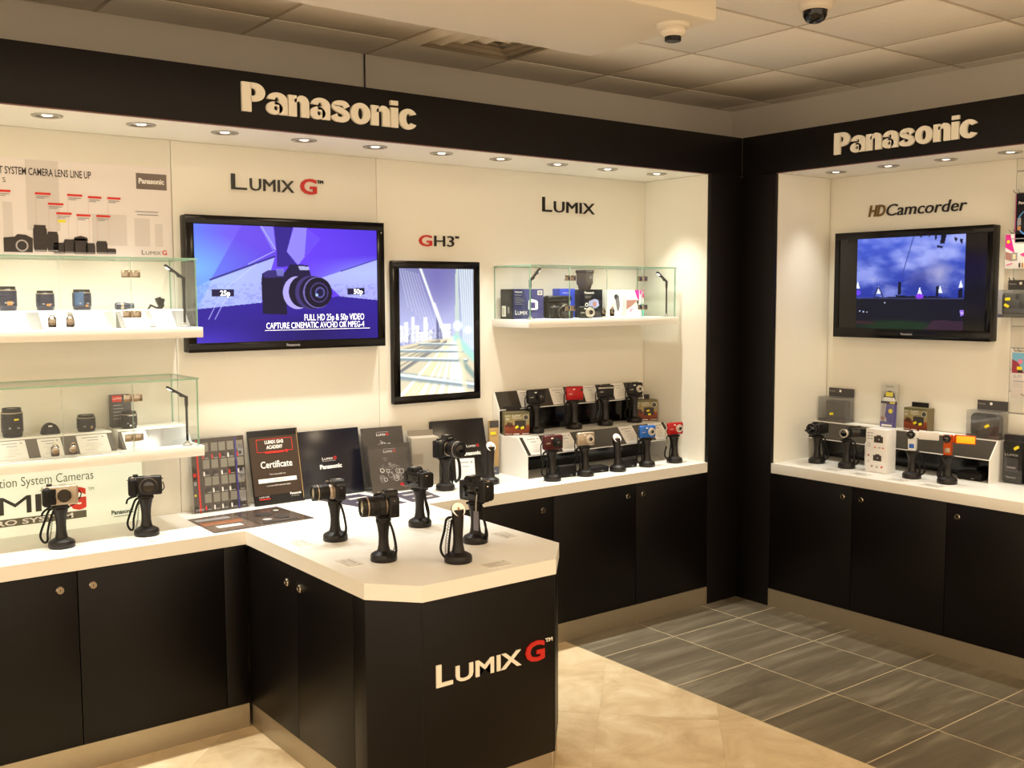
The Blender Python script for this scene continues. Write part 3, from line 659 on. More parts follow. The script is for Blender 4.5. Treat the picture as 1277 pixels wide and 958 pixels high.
# ================================================================== GLASS CASES ON SHELVES
def shelf_case(x0, z, where, lshelf, lcase, lt=True):
    """shelf top z, case from x0 to x0+.99, front glass at y=.19"""
    s = MB(True).bx(x0-.014, x0+1.006, .184, D, z-.039, z, .0015).build('wall_shelf', WHITE); tag(s, lshelf, 'shelf', 'thick white wall shelves')
    c = thing('glass_case', lcase, 'glass case', (x0+.495, .33, z), 0, 'glass cases on the wall shelves')
    H = .256; X = [x0, x0+.248, x0+.495, x0+.742, x0+.99]
    def pane(name, a, b, y0, y1, z0, z1, edge):
        mb = MB(True); mb.bx(a, b, y0, y1, z0, z1)
        mb.m = [0]*6; big = max(range(3), key=lambda k: -((b-a), (y1-y0), (z1-z0))[k])
        for i, f in enumerate(mb.f):
            p = [Vector(mb.v[k]) for k in f]; n = (p[1]-p[0]).cross(p[2]-p[0]); k = max(range(3), key=lambda j: abs(n[j]))
            mb.m[i] = 0 if k == big else 1
        return mb.build(name, [GLASS, edge], c, smooth=False)
    cl = mat('pale_glass_edge', (206, 222, 212), .2, 0, .5, alpha=.6)
    pane('top_pane', x0-.002, x0+.992, .187, D-.001, z+H, z+H+.006, GREENEDGE)
    pane('side_pane', x0, x0+.006, .1965, D-.001, z+.0005, z+H-.0005, GREENEDGE); pane('side_pane', x0+.984, x0+.99, .1965, D-.001, z+.0005, z+H-.0005, GREENEDGE)
    for k, nm in enumerate(('front_pane', 'glass_door', 'glass_door', 'front_pane')):
        o = pane(nm, X[k]+.0015, X[k+1]-.0015, .19, .196, z+.001, z+H-.001, GREENEDGE if k in (0, 3) else cl)
        if nm == 'glass_door':
            lx = .03 if k == 2 else -.03
            MB(True).box((X[2]+lx, .186, z+.028), (.028, .009, .036), .004, 0).lathe([(.011, 0), (.013, .002), (.011, .004), (.006, .005), (0, .005)], 20, 1, FM(X[2]+lx, .183, z+.032)).tube([(X[2]+lx-.009, .184, z+.04), (X[2]+lx-.007, .184, z+.05), (X[2]+lx, .184, z+.054), (X[2]+lx+.007, .184, z+.05), (X[2]+lx+.009, .184, z+.04)], .0022, 8, 1).build('glass_lock', [PLAST if lt is None else mat('grey_lock', (96, 92, 92), .35, .5), CHROME], o)
            hx = X[1] if k == 1 else X[3]
            for hz in (.2, .053):
                m2 = MB(True); m2.bx(hx-.034, hx-.003, .1845, .1895, z+hz-.013, z+hz+.013, .0015).bx(hx+.003, hx+.034, .1845, .1895, z+hz-.013, z+hz+.013, .0015).lathe([(0, -.013), (.004, -.013), (.004, .013), (0, .013)], 12, 0, T(hx, .187, z+hz)); m2.build('hinge', CHROME, o)
    return c
LU, LL = 1.535, 1.079; XL = -3.892; XR_ = -1.285
shelf_case(XL, LU, '', 'upper thick white wall shelf at the left, under the lens poster', 'upper left glass case below the lens poster')
shelf_case(XL-.008, LL, '', 'lower thick white wall shelf at the left, above the word mark sign', 'lower left glass case above the word mark sign')
shelf_case(XR_, LU, '', 'thick white wall shelf right of the portrait screen', 'glass case with boxed cameras right of the portrait screen', None)
def stick_lamp(x, y, z, sgn, label, up=.05, pw=.35):
    t = thing('stick_lamp', label, 'lamp', (x, y, z), 0, 'small stick lamps inside the glass cases')
    MB().lathe([(0, 0), (.019, 0), (.018, .003), (.008, .009), (.005, .018), (0, .018)], 20).build('base', STEEL if False else ALU, t)
    MB().tube([(0, 0, .015), (0, 0, .19)], .0045, 10).lathe([(.0045, .15), (.0065, .155), (.0065, .19), (0, .193)], 12).build('post', PLAST, t)
    d = Vector((sgn*.07, -.01, up)); a = Vector((0, 0, .186)); ang = math.atan2(d.z, abs(d.x))
    M = T(*a) @ (RZ(PI) if sgn < 0 else Matrix()) @ RY(-ang)
    MB().box((.045, 0, 0), (.085, .016, .009), .003, 0, M).box((.022, 0, -.006), (.012, .01, .005), .001, 0, M).box((.058, 0, -.006), (.012, .01, .005), .001, 0, M).build('lamp_head', PLAST, t)
    l = bpy.data.lights.new('led_light', 'SPOT'); l.energy = pw; l.color = (1, .97, .84); l.spot_size = 2.9; l.spot_blend = 1; l.shadow_soft_size = .012
    o = bpy.data.objects.new('led_light', l); COL.objects.link(o); o.parent = t; o.matrix_basis = M @ T(.07, 0, -.011) @ RY(.25)
    MB().box((.07, 0, -.0052), (.018, .01, .0012), 0, 0, M).build('led', mat('led', (255, 255, 250), .4, emit=(255, 255, 245), es=4), t)
stick_lamp(-2.938, .235, LU, -1, 'black stick lamp inside the right end of the upper left glass case')
stick_lamp(-2.942, .235, LL, -1, 'black stick lamp inside the right end of the lower left glass case', .042, 2.8)
stick_lamp(-3.85, .235, LU, 1, 'black stick lamp at the far left end of the upper left glass case')
stick_lamp(-3.855, .235, LL, 1, 'black stick lamp at the far left end of the lower left glass case', .05, 2.8)
stick_lamp(-1.258, .225, LU, 1, 'black stick lamp at the left end of the glass case right of the portrait screen', .07)
stick_lamp(-.33, .225, LU, -1, 'black stick lamp at the right end of the glass case right of the portrait screen')

LPRINT = [('r', -.4, .62, .4, .66, INKG)]
def card(label, loc, w, h, rx, rz=0, cat='price card', name='price_card', grp='white price cards', th=.0015, lines=3, sc_=1.):
    t = thing(name, label, cat, loc, rz, grp, rx)
    c = MB().bx(-w/2, w/2, 0, th, 0, h).build('card', PAPER, t)
    rr_ = random.Random(label); e = [('r', -w*.34, h*.83, w*.2, h*.865, INKG), ('c', w*.34, h*.85, h*.04, INKG), ('r', -w*.18, h*.68, w*.18, h*.705, mat('blue_grey_ink', (120, 124, 150), .7))]
    for k in range(lines):
        b = rr_.uniform(.08, .3); z_ = h*(.5-.12*k); e.append(('r', -w*b, z_, w*rr_.uniform(.08, .3), z_+h*.018, INKL))
    e.append(('r', -w*.3, h*.15, w*.05, h*.175, INKL))
    print_(c, e)
    return t
# risers in the left cases
def case_riser(x0, x1, z, label, zt=.068, panels=()):
    t = thing('display_riser', label, 'riser', ((x0+x1)/2, .35, z))
    MB(True).bx(x0, x1, .325, .455, z, z+zt, .001).build('platform', WHITE, t)
    MB(True).prism([(.262, 0), (.325, 0), (.325, zt-.006)], x1-x0, 0, Matrix(((0, 0, 1, x0), (1, 0, 0, 0), (0, 1, 0, z), (0, 0, 0, 1)))).build('sloped_front', SLOPEL, t)
    return t
case_riser(-3.86, -3.195, LU, 'white riser with a grey sloped front in the upper left case, left part'); case_riser(-3.168, -2.905, LU, 'white riser with a grey sloped front in the upper left case, right part')
case_riser(-3.868, -3.2, LL, 'white riser with a grey sloped front in the lower left case, left part'); case_riser(-3.176, -2.912, LL, 'white riser with a grey sloped front in the lower left case, right part')
SA = math.atan2(.063, .062)
def scard(x0, x1, z, label): card(label, ((x0+x1)/2, .2605, z+.001), x1-x0, .084, -SA, grp='white price cards in the left glass cases')
scard(-3.60, -3.485, LU, 'price card below the tall lens in the upper left case'); scard(-3.44, -3.345, LU, 'price card below the middle dark lens in the upper left case'); scard(-3.325, -3.215, LU, 'price card below the blue glinting lens in the upper left case')
scard(-3.15, -3.06, LU, 'price card below the flat pancake lens in the upper left case'); scard(-3.04, -2.96, LU, 'price card below the bent stand in the upper left case')
scard(-3.60, -3.505, LL, 'price card below the tall lens in the lower left case'); scard(-3.465, -3.385, LL, 'price card below the lens hood in the lower left case'); scard(-3.33, -3.22, LL, 'price card below the squat lens in the lower left case'); scard(-3.165, -3.075, LL, 'price card below the red topped carton in the lower left case')

def lens(loc, r, h, label, body, bands=(), front='glass', rz=0, rings=5, up=True):
    t = thing('camera_lens', label, 'lens', loc, rz, 'lenses in the left glass cases')
    p = [(0, 0), (r*.86, 0), (r*.9, h*.06), (r*.92, h*.16)]
    for k in range(rings): a = .2+.5*k/rings; p += [(r, h*a), (r, h*(a+.06)), (r*.965, h*(a+.065)), (r*.965, h*(a+.09))]
    p += [(r*.98, h*.74), (r*.98, h*.82)]
    MB().lathe(p, 36).build('barrel', body, t)
    MB().lathe([(r*.985, h*.82), (r*.985, h*.85), (r*.95, h*.86)], 36).build('metal_ring', SILV, t)
    MB().lathe([(r*.95, h*.855), (r*.86, h*.9), (r*.86, h), (r*.78, h), (r*.72, h*.96), (0, h*.96)], 36).build('front_ring', PLAST, t)
    MB().lathe([(r*.6, h*.965), (r*.4, h*.985), (0, h*.99)], 24).build('front_glass', GLASSY, t)
    e = [('r', -r*.5, h*.3, -r*.3, h*.36, INKG), ('r', r*.25, h*.3, r*.5, h*.35, INKG)]
    for b in bands: e.append(b)
    mb = MB(); ms = []
    for q in e:
        if q[5] not in ms: ms.append(q[5])
        n = 5; a0, a1 = math.asin(max(-.99, q[1]/r)), math.asin(min(.99, q[3]/r)); rr_ = r*1.004
        vs = [(rr_*math.sin(a0+(a1-a0)*i/n), -rr_*math.cos(a0+(a1-a0)*i/n), z_) for z_ in (q[2], q[4]) for i in range(n+1)]
        mb.add(vs, [(i, i+1, n+2+i, n+1+i) for i in range(n)], ms.index(q[5]))
    mb.build('marking', ms, t)
    return t
BLENS = mat('blue_black_lens', (38, 40, 62), .35); LENSGLINT = mat('steel_blue_lens', (62, 92, 132), .3); AMB = mat('amber_mark', (190, 130, 70), .5)
lens((-3.529, .375, LU+.0685), .031, .087, 'tall dark lens, leftmost in the upper left case', BLENS, [('r', -.008, .02, .01, .034, AMB)])
lens((-3.403, .375, LU+.0685), .032, .072, 'dark navy lens, second from the left in the upper left case', BLENS, [('r', -.004, .016, .012, .024, AMB)])
lens((-3.275, .375, LU+.0685), .034, .076, 'lens with a steel blue left side, third in the upper left case', BLENS, [('r', -.03, .018, -.002, .066, LENSGLINT), ('r', .004, .012, .014, .02, AMB)])  # blue patch is a glint coloured onto the barrel
lens((-3.533, .375, LL+.0685), .037, .105, 'tall black zoom lens in the lower left case', PLAST, [('r', .0, .062, .016, .068, YELL)])
lens((-3.277, .375, LL+.0685), .034, .062, 'squat black lens in the middle of the lower left case', PLAST, [('r', .008, .012, .014, .019, AMB)], rings=3)
lens((-3.123, .36, LL+.0685), .031, .065, 'black lens in front of the red topped carton in the lower left case', PLAST, [('r', -.012, .05, .024, .0515, PAPER), ('r', -.006, .01, .0, .016, PAPER)], rings=3)
# lens lying on its side, hood, bent stand, carton
t = thing('camera_lens', 'flat pancake lens lying on its rim in the upper left case', 'lens', (-3.118, .38, LU+.0685), 0, 'lenses in the left glass cases')
MB().lathe([(0, 0), (.012, 0), (.0135, .004), (.0135, .04), (.012, .046), (.0105, .05), (.0105, .068), (0, .068)], 28, 0, T(-.034, 0, .0136) @ RY(PI/2)).build('barrel', BLENS, t)
MB().lathe([(.0138, .018), (.0141, .02), (.0141, .026), (.0138, .028)], 28, 0, T(-.034, 0, .0136) @ RY(PI/2)).build('metal_ring', SILV, t)
t = thing('lens_hood', 'black half round lens hood between two lenses in the lower left case', 'lens hood', (-3.405, .375, LL+.0685))
MB().prism([(.031*math.cos(a*PI/20), .041*math.sin(a*PI/20)) for a in range(21)], .03, 0, FM(0, .015, 0)).build('hood', PLAST2, t)
MB().prism([(.02*math.cos(a*PI/20), .026*math.sin(a*PI/20)) for a in range(21)], .002, 0, FM(0, -.0152, 0)).build('recess', PLAST, t)
print_(t, [('r', -.01, .028, .004, .033, PAPER)], FM(0, -.0172, 0))
t = thing('bent_stand', 'small bent black holder at the right of the upper left case', 'holder', (-2.985, .38, LU+.0685))
MB().prism([(-.045, .0), (-.042, .0), (-.033, .012), (-.012, .002), (.006, 0), (.016, .01), (.018, .016), (.008, .035), (.004, .048), (-.015, .042), (-.012, .03), (-.002, .01), (-.012, .008), (-.034, .019)], .016, 0, FM(0, .008, 0)).build('clip', PLAST, t)
MB().box((-.001, -.009, .033), (.018, .003, .02), .001, 0, RY(.3)).build('pad', PLAST2, t)
t = thing('lens_carton', 'grey upright carton with a red top band in the lower left case', 'box', (-3.135, .425, LL+.0685))
MB().bx(-.037, .037, -.02, .02, 0, .125, .001).build('carton', GREYCARD, t)
print_(t, [('r', -.036, .1, .0, .1245, REDP), ('t', 'LUMIX', -.032, .109, .008, PAPER)]+[('r', -.032, .085-.013*k, -.032+.03*(1+.5*((k*7) % 3)/2), .088-.013*k, INKG) for k in range(5)], FM(0, -.02, 0))

# right case contents
t = thing('camera_carton', 'navy blue carton with a white camera picture at the left of the right-hand glass case', 'box', (-1.165, .355, LU))
MB().bx(-.095, .095, 0, .105, 0, .148, .001).build('carton', NAVYBOX, t)
MB().bx(-.0955, -.0953, .001, .104, .001, .147).build('side_face', BLKBOX, t)
PURP = mat('violet_print', (126, 112, 190), .5)
print_(t, [('p', [(-.094, .002), (.02, .002), (-.03, .146), (-.094, .146)], mat('dark_navy_print', (40, 42, 82), .4)), ('t', 'Panasonic', -.086, .13, .008, PAPER, {'bold': .02}), ('r', -.086, .117, -.045, .12, INKG)]+[('r', -.086, .105-.008*k, -.05+.01*(k % 3), .107-.008*k, INKG) for k in range(5)]+[('r', .055, .118, .085, .14, PAPER), ('r', .059, .121, .081, .137, INKG), ('p', [(-.005, .05), (.002, .045), (.05, .045), (.056, .05), (.056, .085), (.048, .092), (.03, .096), (.01, .1), (-.003, .09)], PAPER), ('r', .012, .052, .04, .082, PURP), ('r', .015, .055, .037, .08, NAVYBOX)]+lumix(-.086, .022, .022, .075, PAPER), FM(0, 0, 0))
print_(t, [('r', .012, .012, .045, .065, PAPER), ('r', .016, .02, .028, .055, INKL), ('r', .06, .03, .075, .06, INKG)], Matrix(((0, 0, -1, -.0956), (-1, 0, 0, .105), (0, 1, 0, 0), (0, 0, 0, 1))))
MAGENTA = mat('magenta_print', (222, 40, 150), .5); TEAL = mat('teal_print', (100, 190, 176), .5); BEIGEP = mat('photo_print', (166, 120, 110), .5)
def carton(label, loc, w, h, d, m, els, rz=0, cat='box', name='product_carton', grp=None, side=None):
    t = thing(name, label, cat, loc, rz, grp); MB().bx(-w/2, w/2, 0, d, 0, h, .0012).build('carton', m, t)
    print_(t, els, FM(0, 0, 0)); 
    if side: print_(t, side, Matrix(((0, 0, -1, -w/2), (-1, 0, 0, d), (0, 1, 0, 0), (0, 0, 0, 1))), 'side_print')
    return t
carton('blue carton half hidden behind a black carton in the right-hand glass case', (-.9, .37, LU), .1, .15, .06, LBLUEM, [('t', 'Panasonic', -.03, .126, .007, PAPER), ('r', -.035, .075, .02, .09, PAPER)])
carton('black carton with a picture of a camera under the flash in the right-hand glass case', (-.765, .325, LU), .132, .146, .07, BLKBOX, [('t', 'Panasonic', -.058, .124, .011, PAPER, {'bold': .03, 'w': .065}), ('r', -.056, .11, -.012, .113, INKG), ('r', -.056, .102, -.02, .105, INKG), ('p', [(-.03, .06), (-.03, .085), (-.01, .092), (.012, .098), (.035, .09), (.042, .062), (.02, .05), (-.02, .046)], mat('lilac_print', (160, 164, 206), .5)), ('c', .01, .07, .013, BEIGEP), ('c', -.045, .067, .011, PAPER), ('c', -.045, .067, .006, BLKBOX), ('t', '3D', -.054, .014, .014, PAPER, {'bold': .03}), ('p', [(-.02, .015), (-.015, .034), (.04, .034), (.05, .012)], INKD)])
carton('white carton with a grey camcorder picture in the right-hand glass case', (-.607, .33, LU), .122, .143, .06, WHITEG, [('t', 'Panasonic', -.054, .127, .006, INKD), ('p', [(0, .118), (.012, .122), (.03, .112), (.036, .06), (.028, .035), (.018, .032), (.01, .06), (.004, .09), (-.004, .1)], mat('grey_print', (110, 106, 110), .5)), ('c', .006, .108, .012, INKD), ('p', [(-.04, .035), (-.02, .065), (-.005, .075), (.006, .035)], INKL), ('p', [(-.03, .04), (-.02, .06), (-.008, .045)], BEIGEP), ('r', .04, .012, .056, .024, INKL)])
carton('white carton with magenta and teal corners in the right-hand glass case', (-.46, .33, LU), .13, .143, .055, WHITEG, [('t', 'Panasonic', -.06, .127, .006, INKG), ('p', [(-.005, .1425), (.03, .1425), (.03, .085), (.015, .1)], MAGENTA), ('p', [(.035, .1425), (.0645, .1425), (.0645, .1), (.035, .112)], MAGENTA), ('p', [(.036, .115), (.06, .138), (.063, .13), (.04, .108)], WHITEG), ('p', [(-.064, .04), (-.064, .09), (.02, .09), (-.03, .055)], BEIGEP), ('p', [(-.04, .03), (-.02, .05), (-.02, .043), (-.036, .025)], MAGENTA), ('p', [(.036, .07), (.0645, .07), (.0645, .003), (.052, .003)], TEAL), ('p', [(.01, .08), (.02, .09), (.026, .08), (.02, .06)], INKD), ('r', .038, .073, .062, .095, PAPER)])

# ------------------------------------------------------------------ cameras
def strap(t, pts, r=.003, name='strap', m=None): return MB().tube(pts, r, 6).build(name, m or PLAST2, t)
def bez(P, n=14):
    P = [Vector(p) for p in P]; out = []
    Q = [P[0]*2-P[1]]+P+[P[-1]*2-P[-2]]
    for i in range(1, len(Q)-2):
        for k in range(n):
            s_ = k/n; a, b, c, d = Q[i-1], Q[i], Q[i+1], Q[i+2]
            out.append(.5*((2*b)+(c-a)*s_+(2*a-5*b+4*c-d)*s_*s_+(3*b-a-3*c+d)*s_**3))
    return out+[P[-1]]
def helix(pts, r, turns):
    out = []; n = len(pts)
    for i in range(n-1):
        for k in range(4):
            s_ = (i+k/4)/(n-1); p = Vector(pts[i]).lerp(Vector(pts[i+1]), k/4); a = s_*turns*2*PI
            out.append(p+Vector((math.cos(a)*r, math.sin(a)*r, 0)))
    return out
def stand(label, loc, rz=0, h=.15, lean=0., br=.045, kind='plate', cord=1, coil=True, light=False, grp='security stands for display cameras'):
    t = thing('camera_stand', label, 'stand', loc, rz, grp)
    MB().lathe([(0, 0), (br*.96, 0), (br, .003), (br, .018), (br*.93, .024), (br*.62, .032), (br*.42, .036), (0, .036)], 36).build('base', STANDM, t)
    sh = lambda z_: (0, lean*max(0, (z_-.03)/(h-.03))**2)
    top = h-.012
    p = [(br*.52, .032), (.0205, .04), (.0178, .055), (.0168, .078), (.018, .098), (.0215, top-.02), (.0255, top-.006), (.0255, top)]
    if kind == 'disc': p = [(br*.5, .032), (.021, .042), (.0175, .06), (.0165, .085), (.018, .11), (.0205, h+.0), (.0205, h+.012)]
    MB().lathe(p+[(0, p[-1][1])], 28, 0, None, sh).build('grip', STANDM, t)
    ly = lean
    if kind == 'disc':
        M = T(0, ly-.004, h+.012) @ RX(1.0)
        MB().lathe([(0, -.012), (.02, -.012), (.026, -.002), (.026, .001), (0, .001)], 32, 0, M).build('head', STANDM, t)
        MB().lathe([(.0245, .001), (.0245, .0025), (0, .0025)], 32, 0, M).build('sensor_disc', WHITEG, t)
        MB().box((0, .002, .0035), (.006, .009, .002), .0005, 0, M).build('contact', AMB, t)
    else:
        MB().box((0, ly, h-.008), (.058, .04, .01), .004).box((0, ly, h-.0015), (.04, .03, .003), .001).build('head', PLAST, t)
    if cord:
        sx = 1 if cord > 0 else -1; k = abs(cord)
        MB().tube(bez([(sx*.02, ly+.006, h-.012), (sx*.036, ly+.012, h-.02), (sx*.046*k, .02, h*.62), (sx*.06*k, .022, h*.3), (sx*.052*k, .012, .022), (sx*.042*k, .0, .028), (sx*.04*k, -.004, h*.42), (sx*.03*k, 0, h*.7), (sx*.022, ly, h-.02)], 8), .0042, 8).build('cord', PLAST2, t)
    if coil:
        sx = 1 if cord >= 0 else -1
        MB().tube(helix(bez([(sx*.022, .018, h-.02), (sx*.026, .026, h*.6), (sx*.03, .03, h*.35), (sx*.036, .02, .026)], 9), .0028, 14), .0011, 5).build('security_cable', PLAST, t)
    return t
def slr(label, loc, rz, w=.118, h=.078, body=PLAST, ll=.066, lr=.031, band=None, hump=True, hood=False, tilt=0., grp='cameras on the stands', front=GLASSY, name='system_camera'):
    t = thing(name, label, 'camera', loc, rz, grp)
    d = .036; lx = .012; bh = h*.8 if hump else h
    MB().box((0, 0, bh/2), (w, d, bh), .007, 0, None, 3).build('body', body, t)
    MB().box((-w/2+.014, -d/2-.008, bh*.49), (.03, .034, bh*.96), .012, 0, None, 3).build('hand_grip', PLAST2, t)
    if hump:
        MB().prism([(-.026, -.006), (.026, -.006), (.021, .012), (.013, h-bh+.002), (-.013, h-bh+.002), (-.021, .012)], .042, 0, T(lx, .018, bh-.002) @ FM(0, 0, 0)).build('viewfinder_hump', body, t)
        MB().box((lx, .02, bh+.004), (.026, .008, .016), .004).build('eyecup', PLAST2, t)
        print_(t, [('t', 'LUMIX', lx, bh+.006, .0055, PAPER, {'al': 'c', 'w': .026})], FM(0, -.0245, 0))
    MB().box((lx, .002, h-.001 if hump else bh+.001), (.02, .018, .003), .0006).build('hot_shoe', ALU, t)
    MB().lathe([(0, 0), (.0095, 0), (.0095, .006), (.008, .0075), (0, .0075)], 20, 0, T(-w*.28, .004, bh-.0005)).build('mode_dial', PLAST, t)
    MB().lathe([(0, 0), (.0055, 0), (.005, .003), (0, .0035)], 16, 0, T(-w/2+.016, -d/2-.006, bh*.98)).build('shutter_button', SILV, t)
    M = FM(lx, -d/2, bh*.5)
    MB().lathe([(lr*.98, -.001), (lr*.98, .004), (lr*.9, .005)], 36, 0, M).build('mount_ring', SILV, t)
    if ll:
        L_ = ll; r = lr
        p = [(r*.86, .003), (r*.9, .006), (r*.9, L_*.22), (r*.97, L_*.26), (r, L_*.3)]
        for k in range(6): a = .32+.045*k; p += [(r, L_*a), (r*1.02, L_*(a+.01)), (r*1.02, L_*(a+.028)), (r, L_*(a+.034))]
        p += [(r*.97, L_*.62), (r, L_*.7), (r, L_*.96), (r*.96, L_), (r*.85, L_), (r*.8, L_*.95), (0, L_*.93)]
        o = MB().lathe(p, 36, 0, M).build('lens_barrel', PLAST, t)
        if band: MB().lathe([(r*.91, .006), (r*.915, L_*.08), (r*.915, L_*.22), (r*.9, L_*.23)], 36, 0, M).build('lens_collar', band, o)
        MB().lathe([(r*1.005, L_*.74), (r*1.02, L_*.75), (r*1.02, L_*.775), (r*1.005, L_*.785)], 36, 0, M).build('metal_ring', SILV, o)
        MB().lathe([(r*.68, L_*.935), (r*.5, L_*.965), (0, L_*.985)], 28, 0, M).build('front_glass', front, o)
        if hood: MB().lathe([(r*1.02, L_*.3), (r*1.12, L_*.12), (r*1.15, L_*.1), (r*1.12, L_*.08)], 36, 0, M).build('lens_hood', PLAST, o)
    else:
        MB().lathe([(lr*.8, .0045), (lr*.72, .002), (0, .002)], 32, 0, M).build('body_cap', GLASSY, t)
    MB().box((.0, d/2+.0015, bh*.47), (w*.62, .004, bh*.68), .002).build('rear_screen', GLOSSB, t)
    for sx in (-1, 1): MB().tube([(sx*(w/2+.001), -.004, bh*.82), (sx*(w/2+.005), 0, bh*.82), (sx*(w/2+.001), .004, bh*.82)], .0014, 6).build('strap_lug', CHROME, t)
    MB().bx(w/2-.0008, w/2+.0008, -.01, .012, bh*.2, bh*.62, .0006).build('port_cover', PLAST2, t)
    return t
SH = .152
A90 = PI/2
def pair(px, py, pz, rz, lab_s, f, **kw):
    sk = dict(kw); stand(lab_s, (px, py, pz), rz, **sk); return f((px, py, pz+sk.get('h', SH-.0)+0), rz)
def rf(label, loc, rz, body, ll, lr, band, front, w=.118, h=.07):
    t = slr(label, loc, rz, w, h, body, ll, lr, band, hump=False, front=front, name='compact_system_camera')
    print_(t, [('t', 'LUMIX', -w*.44, h*.86, .0055, PAPER, {'w': .022})], FM(0, -.018, 0)); return t
# two on the left counter
stand('black camera stand under the silver camera on the left counter', (-3.431, .165, ZC), -.12, SH, cord=-1.1)
t = rf('silver camera with an open lens mount on a stand on the left counter', (-3.431, .165, ZC+SH), -.12, SILV, 0, .028, None, GLASSY); MB().box((-.036, -.0185, .033), (.044, .006, .056), .002).build('grip_pad', PLAST2, t)
strap(t, bez([(.062, 0, .05), (.07, 0, .03), (.05, 0, .0), (.02, .0, -.012)]), .002); strap(t, bez([(-.03, 0, -.002), (-.055, .0, -.02), (-.062, 0, -.035)]), .004)
stand('black camera stand under the black camera on the left counter', (-3.131, .167, ZC), -.3, SH, cord=-1.1)
t = rf('black camera with a short pancake zoom on a stand on the left counter', (-3.131, .167, ZC+SH), -.3, PLAST, .022, .031, None, GLASSY)
strap(t, bez([(.062, 0, .045), (.066, 0, .02), (.04, 0, -.002)]), .002); strap(t, bez([(-.03, 0, -.002), (-.06, .0, -.012), (-.068, 0, -.03)]), .004)
# peninsula
stand('black camera stand under the camera with the silver lens collar', (-2.615, -.344, ZC), -1.75, SH, cord=1.0)
slr('small camera with a silver lens collar on the peninsula, lens to the left', (-2.605, -.344, ZC+SH), -1.75, .112, .074, PLAST, .078, .029, mat('champagne', (186, 166, 150), .35, .5), front=GLASSB)
stand('black camera stand at the front left of the peninsula', (-2.623, -.705, ZC), -1.8, SH, cord=1.15)
slr('camera with a big black zoom lens at the front left of the peninsula', (-2.598, -.705, ZC+SH), -1.8, .118, .088, PLAST, .085, .033, None, hood=True, front=GLASSB)
stand('black camera stand at the back of the peninsula with a loop of cord round it', (-2.249, -.339, ZC), 1.9, SH, cord=-1.0)
t = slr('camera seen from behind with a red strap tip at the back of the peninsula', (-2.262, -.339, ZC+SH), 1.75, .112, .078, PLAST, .05, .028, None)
MB().tube([(.06, .0, .002), (.085, .004, .004)], .006, 8).build('red_tip', RED, t)
stand('black camera stand at the right of the peninsula with a cord wrapped round it', (-2.235, -.69, ZC), 2.0, SH, cord=-1.0)
t = slr('camera with a hanging hologram tag seen from behind at the right of the peninsula', (-2.238, -.69, ZC+SH), 1.8, .122, .09, PLAST, .06, .031, None)
MB().box((-.03, .026, -.065), (.024, .002, .07), .0008).build('hang_tag', mat('hologram_tag', (120, 116, 128), .3, .4), t)
MB().box((-.03, .0245, -.045), (.014, .0008, .03), 0).build('tag_print', mat('tag_orange', (190, 120, 40), .5), t); strap(t, [(-.03, .02, .03), (-.03, .026, .0), (-.03, .026, -.03)], .0022, 'tag_cord', ALU)
stand('empty stand with a white sensor disc at the front of the peninsula', (-2.437, -.875, ZC), (-.1), .165, br=.047, kind='disc', cord=-.9, coil=True)
# back counter
stand('black camera stand under the large camera beside the dark folders', (-1.757, .224, ZC), .1, SH, cord=1, br=.044)
t = slr('large black camera with a wide zoom lens facing right on the back counter', (-1.757, .224, ZC+SH), .12, .124, .1, PLAST, .078, .037, None)
strap(t, bez([(.05, 0, .02), (.075, -.01, -.03), (.07, -.02, -.1), (.045, -.02, -.12)]), .007)
stand('empty stand with a white sensor disc beside the tan packet', (-1.505, .218, ZC), -.05, .165, br=.042, kind='disc', cord=0, coil=False)

# ------------------------------------------------------------------ stepped riser of the left bay
t = thing('display_riser', 'two tier white and grey stepped riser on the counter of the left bay', 'riser', (-.8, .33, ZC))
RX0, RX1 = -1.297, -.29; PX = lambda x: Matrix(((0, 0, 1, x), (1, 0, 0, 0), (0, 1, 0, 0), (0, 0, 0, 1)))
END = [(.202, ZC), (.202, .88), (.272, .958), (.43, .958), (.43, 1.085), (.472, 1.168), (.478, 1.168), (.478, ZC)]
for x in (RX0, RX1-.006): MB(True).prism(END, .006, 0, PX(x)).build('end_panel', WHITE, t)
W_ = RX1-RX0-.012
MB(True).prism([(.203, .8815), (.273, .9595), (.276, .956), (.206, .8785)], W_, 0, PX(RX0+.006)).build('sloped_panel', SLOPE, t)
MB(True).prism([(.431, 1.0865), (.4725, 1.1685), (.4755, 1.166), (.434, 1.084)], W_, 0, PX(RX0+.006)).build('sloped_panel', SLOPE, t)
MB(True).bx(RX0+.006, RX1-.006, .2765, .4765, .952, .958).build('step_board', WHITE, t)
MB(True).bx(RX0+.006, RX1-.006, .4, .404, ZC+.001, .951).build('back_board', GLOSSB, t); MB(True).bx(RX0+.006, RX1-.006, .468, .472, .959, 1.15).build('back_board', GLOSSB, t)
MB(True).bx(RX0+.006, RX1-.006, .2, .2065, .874, .8785).build('edge_strip', WHITEG, t); MB(True).bx(RX0+.006, RX1-.006, .428, .4345, 1.0785, 1.083).build('edge_strip', WHITEG, t)
s1 = math.atan2(.07, .078); s2 = math.atan2(.0415, .082)
for x, l in ((-1.222, 'the dark red compact'), (-1.02, 'the silver compact'), (-.588, 'the blue compact'), (-.37, 'the rightmost red compact')):
    card('white price card on the lower slope behind '+l, (x, .2005, .8815), .1, .105, -s1)
for x, l in ((-1.105, 'round lensed black compact'), (-.895, 'red rugged compact'), (-.67, 'flat black compact'), (-.46, 'small black compact with silver ring')):
    card('price card on the upper slope behind the '+l, (x, .4285, 1.0865), .095, .092, -s2)
